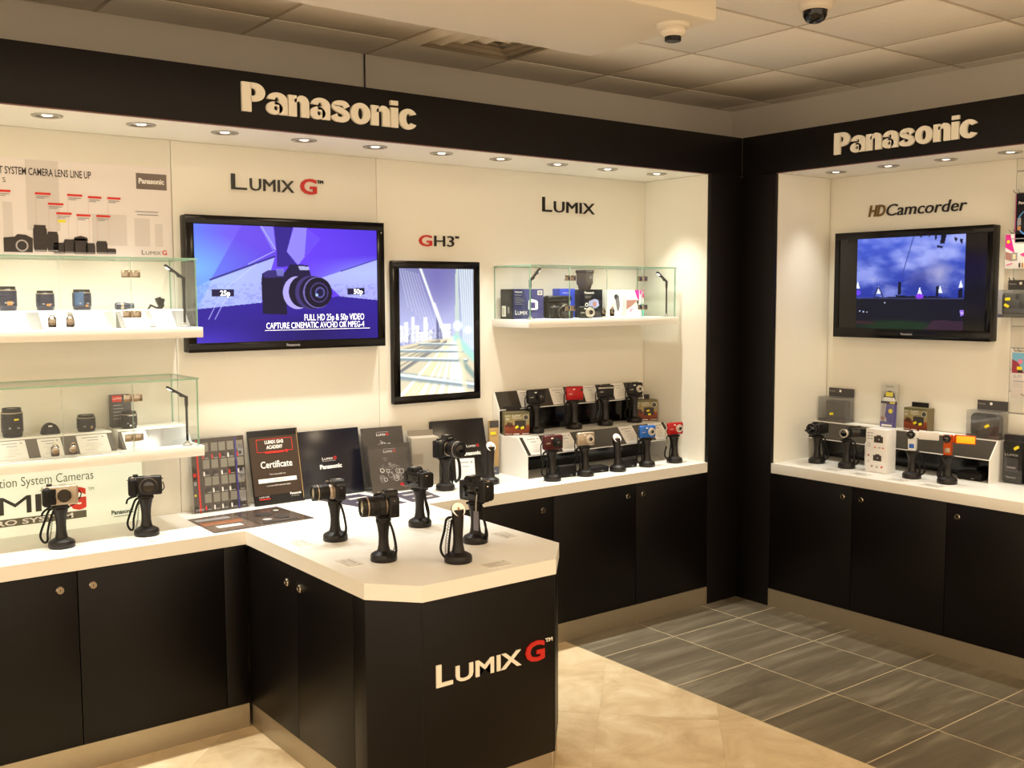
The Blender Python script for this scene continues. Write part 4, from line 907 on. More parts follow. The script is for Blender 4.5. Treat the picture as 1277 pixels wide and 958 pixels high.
def compact(label, loc, rz, body, w=.095, h=.06, d=.022, lensr=.016, ll=.014, lx=.018, ring=SILVL, flat=False, strap_=True, face=None, logo='LUMIX', inkl=PAPER, tall=False):
    t = thing('compact_camera', label, 'camera', loc, rz, 'compact cameras on the stepped riser')
    MB().box((0, 0, h/2), (w, d, h), min(.009, d*.42), 0, None, 3).build('body', body, t)
    if face: MB().box((0, -d/2-.0006, h*.5), (w*.9, .002, h*.86), .0008).build('face_plate', face, t)
    if not flat:
        M = FM(lx, -d/2, h*.5)
        MB().lathe([(lensr*1.15, -.001), (lensr*1.15, .003), (lensr*1.05, .0045), (lensr, .0045)], 32, 0, M).build('lens_ring', ring, t)
        MB().lathe([(lensr, .003), (lensr*.96, ll*.5), (lensr*.9, ll*.5), (lensr*.88, ll), (lensr*.72, ll), (lensr*.6, ll-.002), (0, ll-.002)], 32, 0, M).build('lens_barrel', ring if ll < .016 else PLAST, t)
        MB().lathe([(lensr*.5, ll-.0015), (lensr*.3, ll-.0008), (0, ll-.0005)], 20, 0, M).build('front_glass', GLASSY, t)
    else:
        MB().box((w*.36, -d/2-.0005, h*.72), (.014, .002, .012), .001).build('lens_window', GLASSY, t)
    MB().box((-w*.08, -d/2-.0002, h*.8), (.012, .0015, .006), .0005).build('flash_window', WHITEG, t)
    MB().lathe([(0, 0), (.0055, 0), (.005, .002), (0, .0025)], 16, 0, T(-w*.26, 0, h-.0003)).build('shutter_button', CHROME, t)
    MB().box((-w*.02, d/2+.0008, h*.48), (w*.6, .002, h*.72), .0008).build('rear_screen', GLOSSB, t)
    print_(t, [('t', logo, -w*.4, h*.42, .006, inkl, {'w': .022})], FM(0, -d/2-.0017, 0))
    if strap_: strap(t, bez([(-w/2+.001, 0, h*.6), (-w/2-.012, -.004, h*.3), (-w/2-.01, -.006, -.03), (-w/2+.002, -.004, -.07), (-w/2+.008, 0, -.06), (-w/2+.004, 0, -.01)]), .0028, 'wrist_strap', strap_ if strap_ is not True else PLAST2)
    return t
TH = -.22
UP = .958
def cs(x, y, z, lab, rz=TH, lean=.012, cord=-.8, h=.15, kind='plate'):
    stand('black stand under '+lab if kind != 'disc' else lab, (x, y, z), rz, h, lean, .042, kind, cord, coil=False)
cs(-1.104, .375, UP, 'the black compact at the left of the upper step'); compact('black compact with a large round lens at the left of the upper step', (-1.104, .375, UP+.15), TH, PLAST, .102, .07, .028, .021, .026, .014, PLAST)
cs(-.846, .378, UP, 'the red rugged compact on the upper step'); compact('red rugged compact camera on the upper step', (-.846, .378, UP+.15), TH, RED, .1, .072, .024, flat=True, face=None)
cs(-.628, .378, UP, 'the flat black compact on the upper step'); t = compact('flat wide black compact camera on the upper step', (-.628, .378, UP+.15), TH, PLAST, .1, .066, .02, flat=True, strap_=True)
MB().box((0, -.0112, .052), (.098, .002, .008), .0008).build('slide_cover', ALU, t)
cs(-.41, .38, UP, 'the small black compact on the upper step'); compact('small black compact with a silver lens ring on the upper step', (-.41, .38, UP+.15), TH, PLAST, .094, .068, .024, .017, .012, .022, SILVL)
cs(-1.223, .1, ZC, 'the dark red compact on the lower row'); compact('dark red compact with a protruding black lens on the lower row', (-1.223, .1, ZC+.15), TH, MAROON, .104, .07, .028, .02, .024, .016, PLAST)
cs(-1.014, .1, ZC, 'the silver compact on the lower row'); compact('silver compact camera on the lower row', (-1.014, .1, ZC+.15), TH, SILV, .098, .066, .022, .019, .012, .02, SILVL)
cs(-.796, .1, ZC, 'empty stand with a white disc in the lower row of the stepped riser', kind='disc', cord=0, h=.155, rz=-.05)
cs(-.579, .112, ZC, 'the blue compact on the lower row'); compact('blue compact camera on the lower row', (-.579, .112, ZC+.15), TH, BLUE, .096, .064, .022, .018, .012, .02, SILVL)
cs(-.374, .112, ZC, 'the red compact at the right end of the lower row'); compact('red compact camera with a silver lens at the right end of the lower row', (-.374, .112, ZC+.15), TH, RED, .096, .064, .022, .018, .014, .02, SILVL, strap_=ALU)
# cases lying on the counter in front of the riser
def case_(label, x, y, w, d, h, rz=0, lid=True):
    t = thing('camera_pouch', label, 'pouch', (x, y, ZC), rz, 'black camera pouches in front of the riser')
    MB().box((0, 0, h/2), (w, d, h), .009, 0, None, 3).build('pouch', PLAST2, t)
    if lid: MB().box((0, -d*.02, h+.001), (w*.7, d*.7, .006), .0025).build('flap', PLAST, t)
    print_(t, [('r', .01, .008, .026, .011, INKG)], FM(0, -d/2-.0003, 0)); return t
case_('upright black pouch between the dark red and silver compacts', -1.105, .135, .105, .03, .06, -.1, False); case_('flat black pouch with an oval flap between the silver compact and the empty stand', -.9, .15, .13, .06, .03, -.1)
case_('black pouch between the empty stand and the blue compact', -.675, .155, .1, .04, .048, -.1, False)
# boxed cases with desert picture
def desert(label, loc, rz, tagm=True):
    t = thing('accessory_carton', label, 'box', loc, rz, 'accessory cartons with a desert picture'); w, h, d = .13, .116, .062
    MB().bx(-w/2, w/2, 0, d, 0, h, .0012).build('carton', mat('carton_brown', (110, 96, 66), .5), t)
    P = Paint(44, 40, 1.1); u, v = P.u, P.v; n = fbm(u*5, v*9, 3)
    P.c = g((120, 112, 74), (160, 146, 100), np.clip(n+.2, 0, 1)); P.c = np.where((v > .55+.12*(noise2(u*3, u*0, 2)-.5))[..., None], g((150, 70, 30), (96, 36, 18), np.clip((v-.55)*2+n*.5-.2, 0, 1)), P.c)
    P.poly([(.0, .62), (.12, .42), (.3, .46), (.36, .66)], (66, 34, 22), .85); P.poly([(0, 0), (1, 0), (1, .1), (0, .1)], (84, 86, 62), .8)
    pic = P.build(t, 'picture', -w/2+.001, w/2-.001, .001, h-.001, -.0003, PRINTVC)
    print_(pic, [('r', -.012, .03, .045, .074, INKD), ('c', .046, .088, .014, mat('olive_print', (60, 60, 46), .5)), ('o', .046, .088, .014, .0125, PAPER), ('t', 'Lumix', -.061, .096, .007, PAPER), ('r', -.06, .085, -.04, .087, PAPER), ('r', -.06, .078, -.044, .08, PAPER)]+lumix(-.025, .094, .011, .04, PAPER)+[('r', -.025, .085, .022, .089, INKL), ('t', 'Panasonic', -.06, .006, .006, PAPER), ('r', -.02, .005, .01, .009, PAPER), ('r', .025, .005, .06, .009, INKL)], FM(0, -.0004, 0))
    a = [(-.002, .041, .018, .012, .5), (.027, .037, .018, .012, .3)] if tagm == 1 else [(.012, .056, .016, .01, .2), (.02, .036, .016, .01, .1)]
    for x, z_, ww, hh, an in a: MB().box((x, -.0012, z_), (ww, .0016, hh), .0005, 0, T(x, 0, z_) @ RY(-an) @ T(-x, 0, -z_)).build('yellow_sticker', YELL, t)
    MB().bx(-w/2+.008, w/2-.03, d-.004, d-.002, h, h+.024).build('hang_tab', PLAST, t)
    return t
desert('desert picture carton at the left end of the upper step', (-1.236, .36, UP), -.35, 1); desert('desert picture carton at the right end of the upper step', (-.318, .385, UP), -.5, 2)

# ------------------------------------------------------------------ folders, frames and leaflets
def leaning(name, label, cat, xc, y0, w, h, tilt, m, els, grp=None, th=.012, rz=0, part='board', bev=.001):
    t = thing(name, label, cat, (xc, y0, ZC+th*math.sin(tilt)+.0003), rz, grp, -tilt)
    o = MB().bx(-w/2, w/2, 0, th, 0, h, bev).build(part, m, t)
    if els: print_(o, els, FM(0, 0, 0))
    return t
# certificate
CERT = mat('brown_black_certificate', (58, 44, 36), .3)
e = [('r', -.112, .04, .112, .29, CERT)]
for a in ((-.08, .278, .082, .278), (-.08, .224, .082, .224), (-.08, .224, -.08, .278), (.082, .224, .082, .278)): e.append(('l', *a, .002, REDP))
e += [('t', 'LUMIX GH3', 0, .258, .014, PAPER, {'al': 'c', 'w': .085, 'bold': .03}), ('t', 'ACADEMY', 0, .236, .014, PAPER, {'al': 'c', 'w': .075, 'bold': .03}), ('r', -.045, .217, .04, .225, REDP), ('t', 'G', .046, .216, .012, REDP, {'bold': .02}), ('t', 'Certificate', 0, .155, .028, PAPER, {'al': 'c', 'w': .145, 'bold': .015}), ('t', 'This is to certify that', 0, .124, .006, PAPER, {'al': 'c'}), ('r', -.09, .092, .085, .11, PAPER), ('r', -.02, .099, .03, .102, mat('pink_ink', (220, 160, 150), .6)), ('t', 'is a Lumix GH3 authorised dealer', 0, .076, .006, PAPER, {'al': 'c', 'w': .11}), ('t', 'Panasonic', .098, .032, .009, PAPER, {'al': 'r', 'bold': .03}), ('r', .05, .024, .09, .026, INKG), ('t', 'LUMIX GH3', -.095, .03, .006, PAPER), ('r', -.095, .022, -.045, .026, REDP)]
t = leaning('certificate_frame', 'dark framed certificate leaning on the back wall of the left counter', 'certificate', -2.488, .395, .228, .318, .22, PLAST, e)
MB().bx(.108, .11, -.0012, -.0004, .01, .31).build('inner_edge', TANCARD, t)
# magazine sheet in an acrylic holder
t = thing('leaflet_holder', 'clear holder with a chart of many small product pictures beside the certificate', 'leaflet holder', (-2.742, .415, ZC), 0, None, -.1)
MB().bx(-.118, .118, -.006, -.004, 0, .312).build('acrylic_front', ACRYL, t); MB().bx(-.125, .125, .006, .009, 0, .28).build('acrylic_back', ACRYL, t); MB().bx(-.12, .12, -.006, .05, 0, .003).build('acrylic_foot', ACRYL, t)
e = []; R_ = random.Random(4)
for r_ in range(4):
    for c_ in range(5):
        x = -.068+.036*c_+R_.uniform(-.003, .003); z_ = .25-.07*r_
        e.append(('r', x, z_, x+.028, z_+.036, mat('sheet_grey', (138, 134, 122), .6))); e.append(('c', x+.014, z_-.016, .008, mat('sheet_dark', (40, 38, 40), .5))); e.append(('r', x, z_-.03, x+.007, z_-.012, R_.choice([REDP, INKD, PAPER, REDP]))); e.append(('r', x+.01, z_-.03, x+.026, z_-.026, INKG))
e += [('l', -.09, .0, -.092, .3, .007, REDP), ('l', .075, 0, .073, .3, .006, mat('violet_line', (70, 60, 150), .5)), ('p', [(-.108+.007*math.sin(a*PI/5)*(1 if a % 2 else .45), .075+.007*math.cos(a*PI/5)*(1 if a % 2 else .45)) for a in range(10)], YELL), ('t', 'LUMIX', -.109, .01, .008, PAPER), ('r', -.112, .115, -.1, .13, INKG), ('r', -.112, .15, -.1, .165, REDP), ('r', .083, .22, .107, .27, INKG), ('r', .083, .12, .107, .17, INKG), ('r', .083, .03, .107, .07, INKG)]
o = MB().bx(-.113, .113, -.002, .002, .004, .305).build('printed_sheet', mat('sheet_brown', (56, 44, 38), .35), t); print_(o, e, FM(0, -.002, 0))
FOLD = mat('blue_black_folder', (18, 19, 30), .22, noise=.3, nscale=6)
leaning('presentation_folder', 'shiny blue black folder with a white and red word mark between certificate and leaflets', 'folder', -2.222, .408, .298, .292, .19, FOLD, lumix(-.045, .158, .013, .07, PAPER, REDP)+[('r', -.046, .152, .02, .154, INKG), ('t', 'Panasonic', -.006, .12, .018, PAPER, {'w': .108, 'bold': .04, 'al': 'c'})], 'dark word mark folders', .022)
leaning('presentation_folder', 'black folder behind the large camera on the back counter', 'folder', -1.543, .372, .29, .29, .28, mat('black_folder', (22, 19, 19), .22), lumix(.03, .15, .013, .07, PAPER, REDP)+[('t', 'Panasonic', .05, .112, .018, PAPER, {'w': .108, 'bold': .04, 'al': 'c'})], 'dark word mark folders', .022, -.1)
# brochure holder
t = thing('brochure_holder', 'clear two pocket holder with dark camera brochures right of the blue black folder', 'leaflet holder', (-1.965, .33, ZC), -.1, None, 0)
BRO = mat('dark_brochure', (60, 55, 52), .3)
MB().bx(-.112, .112, -.03, .105, 0, .003).build('acrylic_foot', ACRYL, t)
def broch(y0, z0, h, lab):
    M = T(0, y0, z0) @ RX(-.26); o = MB().bx(-.104, .104, .0, .004, 0, h, 0, 0, M).build('brochure', BRO, t)
    e = lumix(-.03, h-.04, .012, .06, PAPER, REDP)+[('r', -.03, h-.024, .03, h-.022, INKG)]; R2 = random.Random(h)
    for k in range(44):
        a, b = R2.uniform(-.075, .075), R2.uniform(.05, h-.065); s_ = R2.uniform(.004, .013)
        if abs(a) < .025+(h-.065-b)*.5: e.append(('o', a, b, s_, s_*.8, R2.choice([INKG, INKL, PAPER, INKG]))); e.append(('r', a-s_*1.4, b+s_*.8, a+s_*.6, b+s_, INKG))
    print_(o, e, M @ FM(0, 0, 0)); return o
broch(.06, .02, .27, 1); broch(.0, .005, .215, 2)
M = T(0, -.006, 0) @ RX(-.26); MB().bx(-.11, .11, 0, .002, 0, .2, 0, 0, M).build('acrylic_pocket', ACRYL, t); M = T(0, .072, 0) @ RX(-.26); MB().bx(-.11, .11, 0, .002, 0, .26, 0, 0, M).build('acrylic_pocket', ACRYL, t)
for x in (-.112, .11): MB().prism([(-.008, 0), (.1, 0), (.14, .26), (.045, .2)], .002, 0, PX(x)).build('acrylic_side', ACRYL, t)
# grey carton, tan packet, standing card
t = carton('grey carton with a hang tab behind the camera seen from behind', (-1.768, .372, ZC), .135, .225, .08, mat('putty_card', (158, 148, 132), .6), [('r', -.06, .1, -.012, .15, mat('putty_print', (140, 128, 110), .6)), ('r', -.066, .02, -.02, .08, TANCARD), ('r', -.06, .03, -.04, .06, YELL)], -.25)
MB().bx(-.062, .062, .076, .079, .225, .252).build('hang_tab', mat('putty_tab', (136, 126, 110), .6), t)
t = carton('narrow tan packet with a yellow sticker beside the stepped riser', (-1.345, .405, ZC), .05, .27, .02, TANCARD, [('r', -.025, .235, .025, .27, GREYCARD), ('r', -.025, 0, .025, .04, mat('blue_grey_card', (84, 88, 104), .5)), ('t', 'Lumix', -.018, .014, .008, PAPER)], -.2)
MB().bx(-.02, .008, -.002, -.0004, .2, .214).build('yellow_sticker', YELL, t)
card('white price card standing behind the camera with the hologram tag', (-1.612, .262, ZC), .092, .125, -.25, -.35, th=.002)
# leaflets lying flat
def flat(name, label, cat, pts, col, els=(), grp=None):
    c = sum((Vector((p[0], p[1], 0)) for p in pts), Vector())/len(pts); t = thing(name, label, cat, (c.x, c.y, ZC), 0, grp)
    P_ = [(p[0]-c.x, p[1]-c.y) for p in pts]; MB().prism(P_, .0015, 0, Matrix()).build('sheet', col, t)
    if els: print_(t, els, T(0, 0, .0015))
    return t
BR2 = mat('glossy_brown_print', (78, 66, 60), .2)
flat('open_brochure', 'large glossy open brochure lying flat beside the clear holder', 'brochure', [(-2.925, .03), (-2.505, .04), (-2.53, .345), (-2.92, .325)], BR2, [('p', [(-.2, -.14), (-.015, -.14), (-.012, .13), (-.198, .13)], mat('brochure_page', (104, 88, 78), .25)), ('r', -.19, -.02, -.03, .03, mat('terracotta_print', (150, 96, 66), .4)), ('r', -.16, -.09, -.06, -.05, INKL), ('r', -.19, .06, -.05, .1, INKG), ('r', .01, -.12, .16, -.1, INKD), ('c', .08, .04, .035, INKD), ('c', .12, -.04, .03, INKD), ('c', .05, -.06, .02, INKG), ('c', .15, .08, .012, INKL), ('l', -.012, -.14, -.01, .13, .003, INKD)])
VIO = mat('violet_grey_print', (84, 78, 92), .25)
flat('brochure', 'glossy violet grey leaflet lying behind the camera with the silver collar', 'brochure', [(-2.33, .36), (-2.24, .05), (-2.05, .08), (-2.1, .3), (-2.12, .375)], VIO, [('r', -.06, -.06, .05, -.02, INKG), ('r', -.05, .04, .04, .07, INKL), ('c', .0, .02, .03, INKD)])
flat('brochure', 'glossy violet grey leaflet lying in front of the brochure holder', 'brochure', [(-2.03, .07), (-1.87, .09), (-1.84, .29), (-2.01, .28)], VIO, [('r', -.05, -.06, .05, -.04, INKL), ('r', -.05, .02, .03, .05, INKG), ('c', .03, -.01, .025, INKD)])
# clear price labels on the worktops
LAB = mat('clear_label', (228, 223, 212), .3)
def plabel(label, x, y, rz):
    t = thing('price_label', label, 'price label', (x, y, ZC), rz, 'faint price labels lying on the worktops'); MB().bx(-.05, .05, -.03, .03, 0, .0012).build('plate', LAB, t)
    print_(t, [('r', -.04, .012, .02, .016, INKG), ('r', -.03, .002, .03, .005, INKL), ('t', 'LUMIX', -.04, -.012, .008, INKG), ('r', -.02, -.022, .035, -.019, INKL), ('c', .04, .014, .006, INKL)], T(0, 0, .0012))
plabel('faint price label before the stand at the front left of the peninsula', -2.73, -.665, -1.57); plabel('faint price label before the camera with the silver collar', -2.735, -.31, -1.57)
plabel('faint price label in front of the empty stand on the peninsula', -2.36, -.985, 0); plabel('faint price label right of the camera with the hologram tag', -2.085, -.67, 1.57); plabel('faint price label right of the stand at the back of the peninsula', -2.1, -.33, 1.57)
plabel('faint price label in front of the silver camera on the left counter', -3.42, .05, 0); plabel('faint price label in front of the black camera on the left counter', -3.13, .05, 0)
# poster
t = thing('lens_poster', 'grey lens line-up poster above the upper left glass case', 'poster', (-3.4, D, 1.80))
GP = mat('poster_grey', (230, 222, 220), .35); GP2 = mat('poster_ghost', (212, 204, 201), .35)
MB().bx(-.55, .507, -.004, -.0005, 0, .362).build('sheet', GP, t)
e = [('r', -.03, .1, .085, .358, GP2), ('r', .36, .05, .42, .16, GP2), ('r', .44, .05, .47, .14, GP2), ('r', -.112, .05, -.08, .2, GP2), ('r', .2, .05, .33, .17, GP2), ('t', 'T SYSTEM CAMERA LENS LINE UP', .203, .302, .026, INKD, {'al': 'r', 'w': .322, 'bold': .015}), ('t', 'S', -.108, .27, .018, INKD), ('t', 'COMPACT SYSTEM', -.55, .3, .025, INKD, {'w': .38}) , ('r', .372, .274, .492, .336, mat('poster_dark', (112, 98, 92), .4)), ('t', 'Panasonic', .432, .297, .019, PAPER, {'al': 'c', 'w': .1, 'bold': .04})]
caps = []
LB = mat('poster_black', (38, 28, 27), .4)
for x, z_, w_ in ((-.11, .235, .045), (.018, .232, .055), (.131, .232, .055), (.206, .228, .05), (.278, .228, .05), (.062, .196, .055), (.09, .162, .055), (.162, .158, .052), (.235, .158, .052)):
    x -= .018; caps.append([('r', x, z_, x+w_, z_+.008, REDP), ('r', x+.004, z_-.008, x+w_*.9, z_-.005, INKG), ('r', x+.004, z_-.014, x+w_*.6, z_-.011, INKG), ('r', x+.0005, .07, x+.0012, z_-.004, mat('pink_line', (200, 150, 140), .5))])
e += [('r', .076, .132, .104, .142, YELL), ('r', .365, .184, .455, .188, INKG), ('r', .372, .172, .455, .176, INKG)]
sil = []
for x, z_, w_, h_ in ((.006, .022, .048, .085), (.054, .022, .04, .065), (.075, .016, .04, .035), (.112, .018, .04, .045), (.148, .016, .05, .05), (.192, .016, .034, .036), (.23, .018, .042, .042), (.268, .018, .036, .018), (-.15, .02, .045, .07)):
    x -= .018; h_ *= 1.15; k_ = h_*.16; sil.append([('p', [(x+w_*.06, z_), (x+w_*.94, z_), (x+w_, z_+k_), (x+w_, z_+h_-k_), (x+w_*.93, z_+h_-k_*.6), (x+w_*.93, z_+h_), (x+w_*.07, z_+h_), (x+w_*.07, z_+h_-k_*.6), (x, z_+h_-k_), (x, z_+k_)], LB), ('r', x+.003, z_+.002, x+w_-.003, z_+.0055, INKG), ('r', x+w_*.08, z_+h_*.3, x+w_*.92, z_+h_*.33, INKD), ('r', x+w_*.08, z_+h_*.5, x+w_*.92, z_+h_*.53, INKD), ('r', x+w_*.08, z_+h_*.78, x+w_*.92, z_+h_*.8, INKD)])
sil.append([('p', [(-.098, .018), (.0, .018), (.002, .07), (-.022, .082), (-.05, .084), (-.06, .074), (-.098, .07)], LB), ('c', -.036, .042, .022, mat('poster_ring', (176, 168, 168), .4)), ('c', -.036, .042, .0165, LB), ('c', -.036, .042, .012, INKD), ('r', -.092, .055, -.066, .066, INKD)]); sil.append([('p', [(.145, .066), (.2, .066), (.195, .078), (.172, .084), (.15, .078)], LB)])
e = [q if q[0] != 't' or q[1][0] not in 'TS' else q for q in e]; e += lumix(.385, .018, .018, .1, INKD, REDP)
print_(t, e[:5], FM(0, -.004, 0), 'ghost_print', eps=.00003); print_(t, e[5:], FM(0, -.0043, 0), eps=.00003)
for q in caps: print_(t, q, FM(0, -.0052, 0), 'lens_caption', eps=.0001)
for q in sil: print_(t, q, FM(-.016 if q[0][1][0][0] < -.09 or len(q) == 1 else 0, -.0063, 0), 'product_silhouette', eps=.0001)
# backlit sign of the left counter
t = thing('word_mark_sign', 'glowing white sign with a large grey and red word mark behind the left counter cameras', 'sign', (-3.4, .455, ZC))
LITP = mat('lit_acrylic', (236, 240, 226), .4, emit=(226, 236, 206), es=.35)
MB().bx(-.6, .345, -.012, .024, 0, .27).build('panel', LITP, t)
GS = mat('sign_grey', (104, 100, 84), .5); GS2 = mat('sign_black', (56, 52, 46), .5); RS = mat('sign_red', (226, 60, 40), .5)
e = [('t', 'New Generation System Cameras', .16, .186, .034, GS, {'al': 'r', 'w': .535}), ('t', 'LU', -.36, .084, .066, GS2, {'w': .165}), ('t', 'M', -.178, .084, .066, GS2, {'w': .112}), ('t', 'I', -.052, .084, .066, GS2, {'w': .021}), ('t', 'X', -.02, .084, .066, GS2, {'w': .08}), ('t', 'G', .064, .078, .075, RS, {'w': .066, 'bold': .05}), ('t', 'TM', .137, .142, .012, GS), ('r', -.36, .04, .129, .068, GS), ('t', 'MICRO SYSTEM', -.285, .045, .018, PAPER, {'w': .365, 'bold': .02}), ('t', 'Panasonic', .222, .036, .016, GS2, {'w': .085, 'bold': .03}), ('r', .23, .025, .29, .028, INKG)]
print_(t, e, FM(0, -.012, 0))

# ================================================================== RIGHT BAY
def rb(u, w, z): return (w, -u, z)      # u along the bay from the corner, w depth
RZ9 = -PI/2
t = thing('display_riser', 'single tier white riser with dark grey slopes on the right bay counter', 'riser', (.37, -.726, ZC))
PY = lambda y: Matrix(((1, 0, 0, 0), (0, 0, -1, y), (0, 1, 0, 0), (0, 0, 0, 1)))
E2 = [(.312, ZC), (.312, .88), (.376, .958), (.376, .964), (.462, .964), (.462, ZC)]
for y in (-.206, -.575, -1.235): MB(True).prism(E2, .006, 0, PY(y)).build('end_panel', WHITE, t)
for y0, y1 in ((-.212, -.575), (-.581, -1.235)):
    MB(True).prism([(.313, .8815), (.376, .9585), (.379, .956), (.316, .8785)], y0-y1, 0, PY(y0)).build('sloped_panel', SLOPE, t)
    MB(True).bx(.377, .46, y1, y0, .958, .964).build('step_board', WHITE, t); MB(True).bx(.311, .317, y1, y0, .8735, .8785).build('edge_strip', WHITEG, t); MB(True).bx(.445, .449, y1, y0, ZC+.001, .957).build('back_board', GLOSSB, t)
def camcorder_grip(label, loc, rz, m, screen, scr_lit, acc):
    t = thing('pocket_camcorder', label, 'camcorder', loc, rz, 'camcorders on stands in the right bay')
    MB().prism([(-.014, .0), (.014, .0), (.02, .03), (.018, .075), (.012, .094), (-.03, .098), (-.04, .092), (-.04, .066), (-.02, .06), (-.018, .03)], .034, 0, T(-.017, 0, 0) @ Matrix(((0, 0, 1, 0), (1, 0, 0, 0), (0, 1, 0, 0), (0, 0, 0, 1)))).build('body', m, t)
    MB().lathe([(0, -.01), (.0185, -.01), (.0195, .0), (.0195, .012), (.017, .016), (.014, .014), (0, .012)], 28, 0, FM(0, -.034, .08)).build('lens_barrel', PLAST, t)
    MB().lathe([(.012, .0135), (.006, .015), (0, .0155)], 20, 0, FM(0, -.034, .08)).build('front_glass', GLASSY, t)
    MB().box((.0, -.0185, .035), (.024, .006, .05), .002, 0, T(0, 0, 0) @ RX(-.1)).build('trim_plate', acc, t)
    o = MB().box((.072, .004, .076), (.094, .009, .042), .005, 0, None, 3).build('flip_screen', screen, t)
    MB().box((.02, .004, .076), (.014, .012, .03), .003).build('hinge', m, t)
    if scr_lit is not None: MB().box((.075, -.0008, .076), (.08, .001, .032), .0003).build('display', scr_lit, o)
    return t
stand('black stand under the black camcorder nearest the corner column', rb(.367, .196, ZC), RZ9+.25, .15, .0, .043, cord=.9)
t = thing('camcorder', 'black camcorder with a large front lens nearest the corner column', 'camcorder', rb(.367, .19, ZC+.15), RZ9+.15, 'camcorders on stands in the right bay')
MB().lathe([(0, -.11), (.026, -.11), (.03, -.1), (.03, -.01), (.027, 0), (0, 0)], 32, 0, FM(0, -.045, .034)).box((.012, .012, .034), (.046, .1, .056), .01, 0, None, 3).build('body', PLAST, t)
MB().lathe([(.028, -.004), (.0305, 0), (.0305, .014), (.027, .018), (.023, .016), (0, .012)], 32, 0, FM(0, -.045, .034)).build('lens_ring', PLAST, t); MB().lathe([(.02, .0145), (.01, .017), (0, .0175)], 24, 0, FM(0, -.045, .034)).build('front_glass', GLASSY, t)
MB().box((-.036, -.03, .022), (.026, .02, .01), .003).build('side_lever', PLAST, t); MB().box((.037, .012, .034), (.006, .085, .05), .002).build('closed_screen', PLAST2, t)
MB().tube([(.03-.028*math.cos(a*PI/8)*0, -.05+.0, .034) for a in (0, 1)] if False else bez([(-.028, -.03, .05), (-.048, .0, .034), (-.03, .045, .03)]), .005, 8).build('hand_strap', PLAST2, t)
print_(t, [('r', -.012, .058, .012, .061, INKG)], FM(0, -.0455, 0)); MB().box((0, -.02, .066), (.02, .03, .008), .003).build('top_shoe', PLAST, t)
stand('black stand under the camcorder with the silver lens ring', rb(.559, .181, ZC), RZ9+.25, .15, .0, .043, cord=.9)
t = thing('camcorder', 'small black camcorder with a silver lens ring and open screen', 'camcorder', rb(.559, .176, ZC+.15), RZ9+.25, 'camcorders on stands in the right bay')
MB().box((.0, .01, .03), (.044, .08, .05), .012, 0, None, 3).build('body', PLAST, t); MB().lathe([(.021, -.01), (.022, 0), (.022, .014), (.018, .016), (.0165, .012), (0, .008)], 32, 0, FM(0, -.03, .033)).build('lens_ring', SILVL, t); MB().lathe([(.0165, .0125), (.008, .0135), (0, .014)], 24, 0, FM(0, -.03, .033)).build('front_glass', GLASSY, t)
MB().box((.06, .0, .034), (.066, .008, .044), .003, 0, T(.03, 0, 0) @ RZ(.5) @ T(-.03, 0, 0)).build('flip_screen', GLOSSB, t); MB().box((.05, .0, .058), (.06, .02, .006), .002, 0, RY(-.15)).build('top_flap', PLAST, t)
stand('black stand under the white pocket camcorder', rb(.928, .174, ZC), RZ9+.3, .135, .0, .044, cord=.9)
camcorder_grip('white pocket camcorder with an open white flip screen', rb(.928, .174, ZC+.135), RZ9+.3, WHITEG, WHITEG, None, mat('blue_trim', (46, 96, 190), .3))
stand('black stand under the orange pocket camcorder', rb(1.111, .172, ZC), RZ9+.3, .135, .0, .045, cord=-.8)
LITO = mat('lit_orange_screen', (240, 150, 20), .3, emit=(255, 150, 16), es=.9)
camcorder_grip('orange pocket camcorder with a glowing orange flip screen', rb(1.111, .172, ZC+.135), RZ9+.3, ORANGE, ORANGE, LITO, SILV)
# white tall carton
CAMK = mat('camera_print', (66, 56, 52), .5)
def mini(x, z_, s_): return [('r', x-.024*s_, z_-.016*s_, x+.024*s_, z_+.014*s_, CAMK), ('r', x-.01*s_, z_+.014*s_, x+.014*s_, z_+.02*s_, CAMK), ('c', x+.003*s_, z_, .012*s_, INKD), ('c', x+.003*s_, z_, .005*s_, INKG)]
carton('tall white carton with two black camera pictures between the camcorders', rb(.735, .168, ZC), .116, .218, .08, WHITEG, mini(.012, .168, 1.05)+mini(.008, .075, .95)+[('r', -.05, .195-.014*k+0, -.035, .199-.014*k, INKG) for k in range(3)]+[('r', -.03, .195-.014*k+0, -.018, .199-.014*k, INKG) for k in range(3)]+[('o', -.04, .138, .009, .0075, INKD), ('r', -.045, .08, -.035, .09, BEIGEP), ('r', -.045, .05, -.035, .058, INKL), ('c', -.02, .032, .005, BEIGEP), ('c', .008, .03, .005, INKG), ('c', .035, .032, .005, REDP), ('r', -.01, .125, .0, .13, REDP), ('r', .015, .125, .025, .13, INKG), ('r', .035, .125, .045, .13, REDP)], RZ9+.0)
t = bpy.data.objects['product_carton']
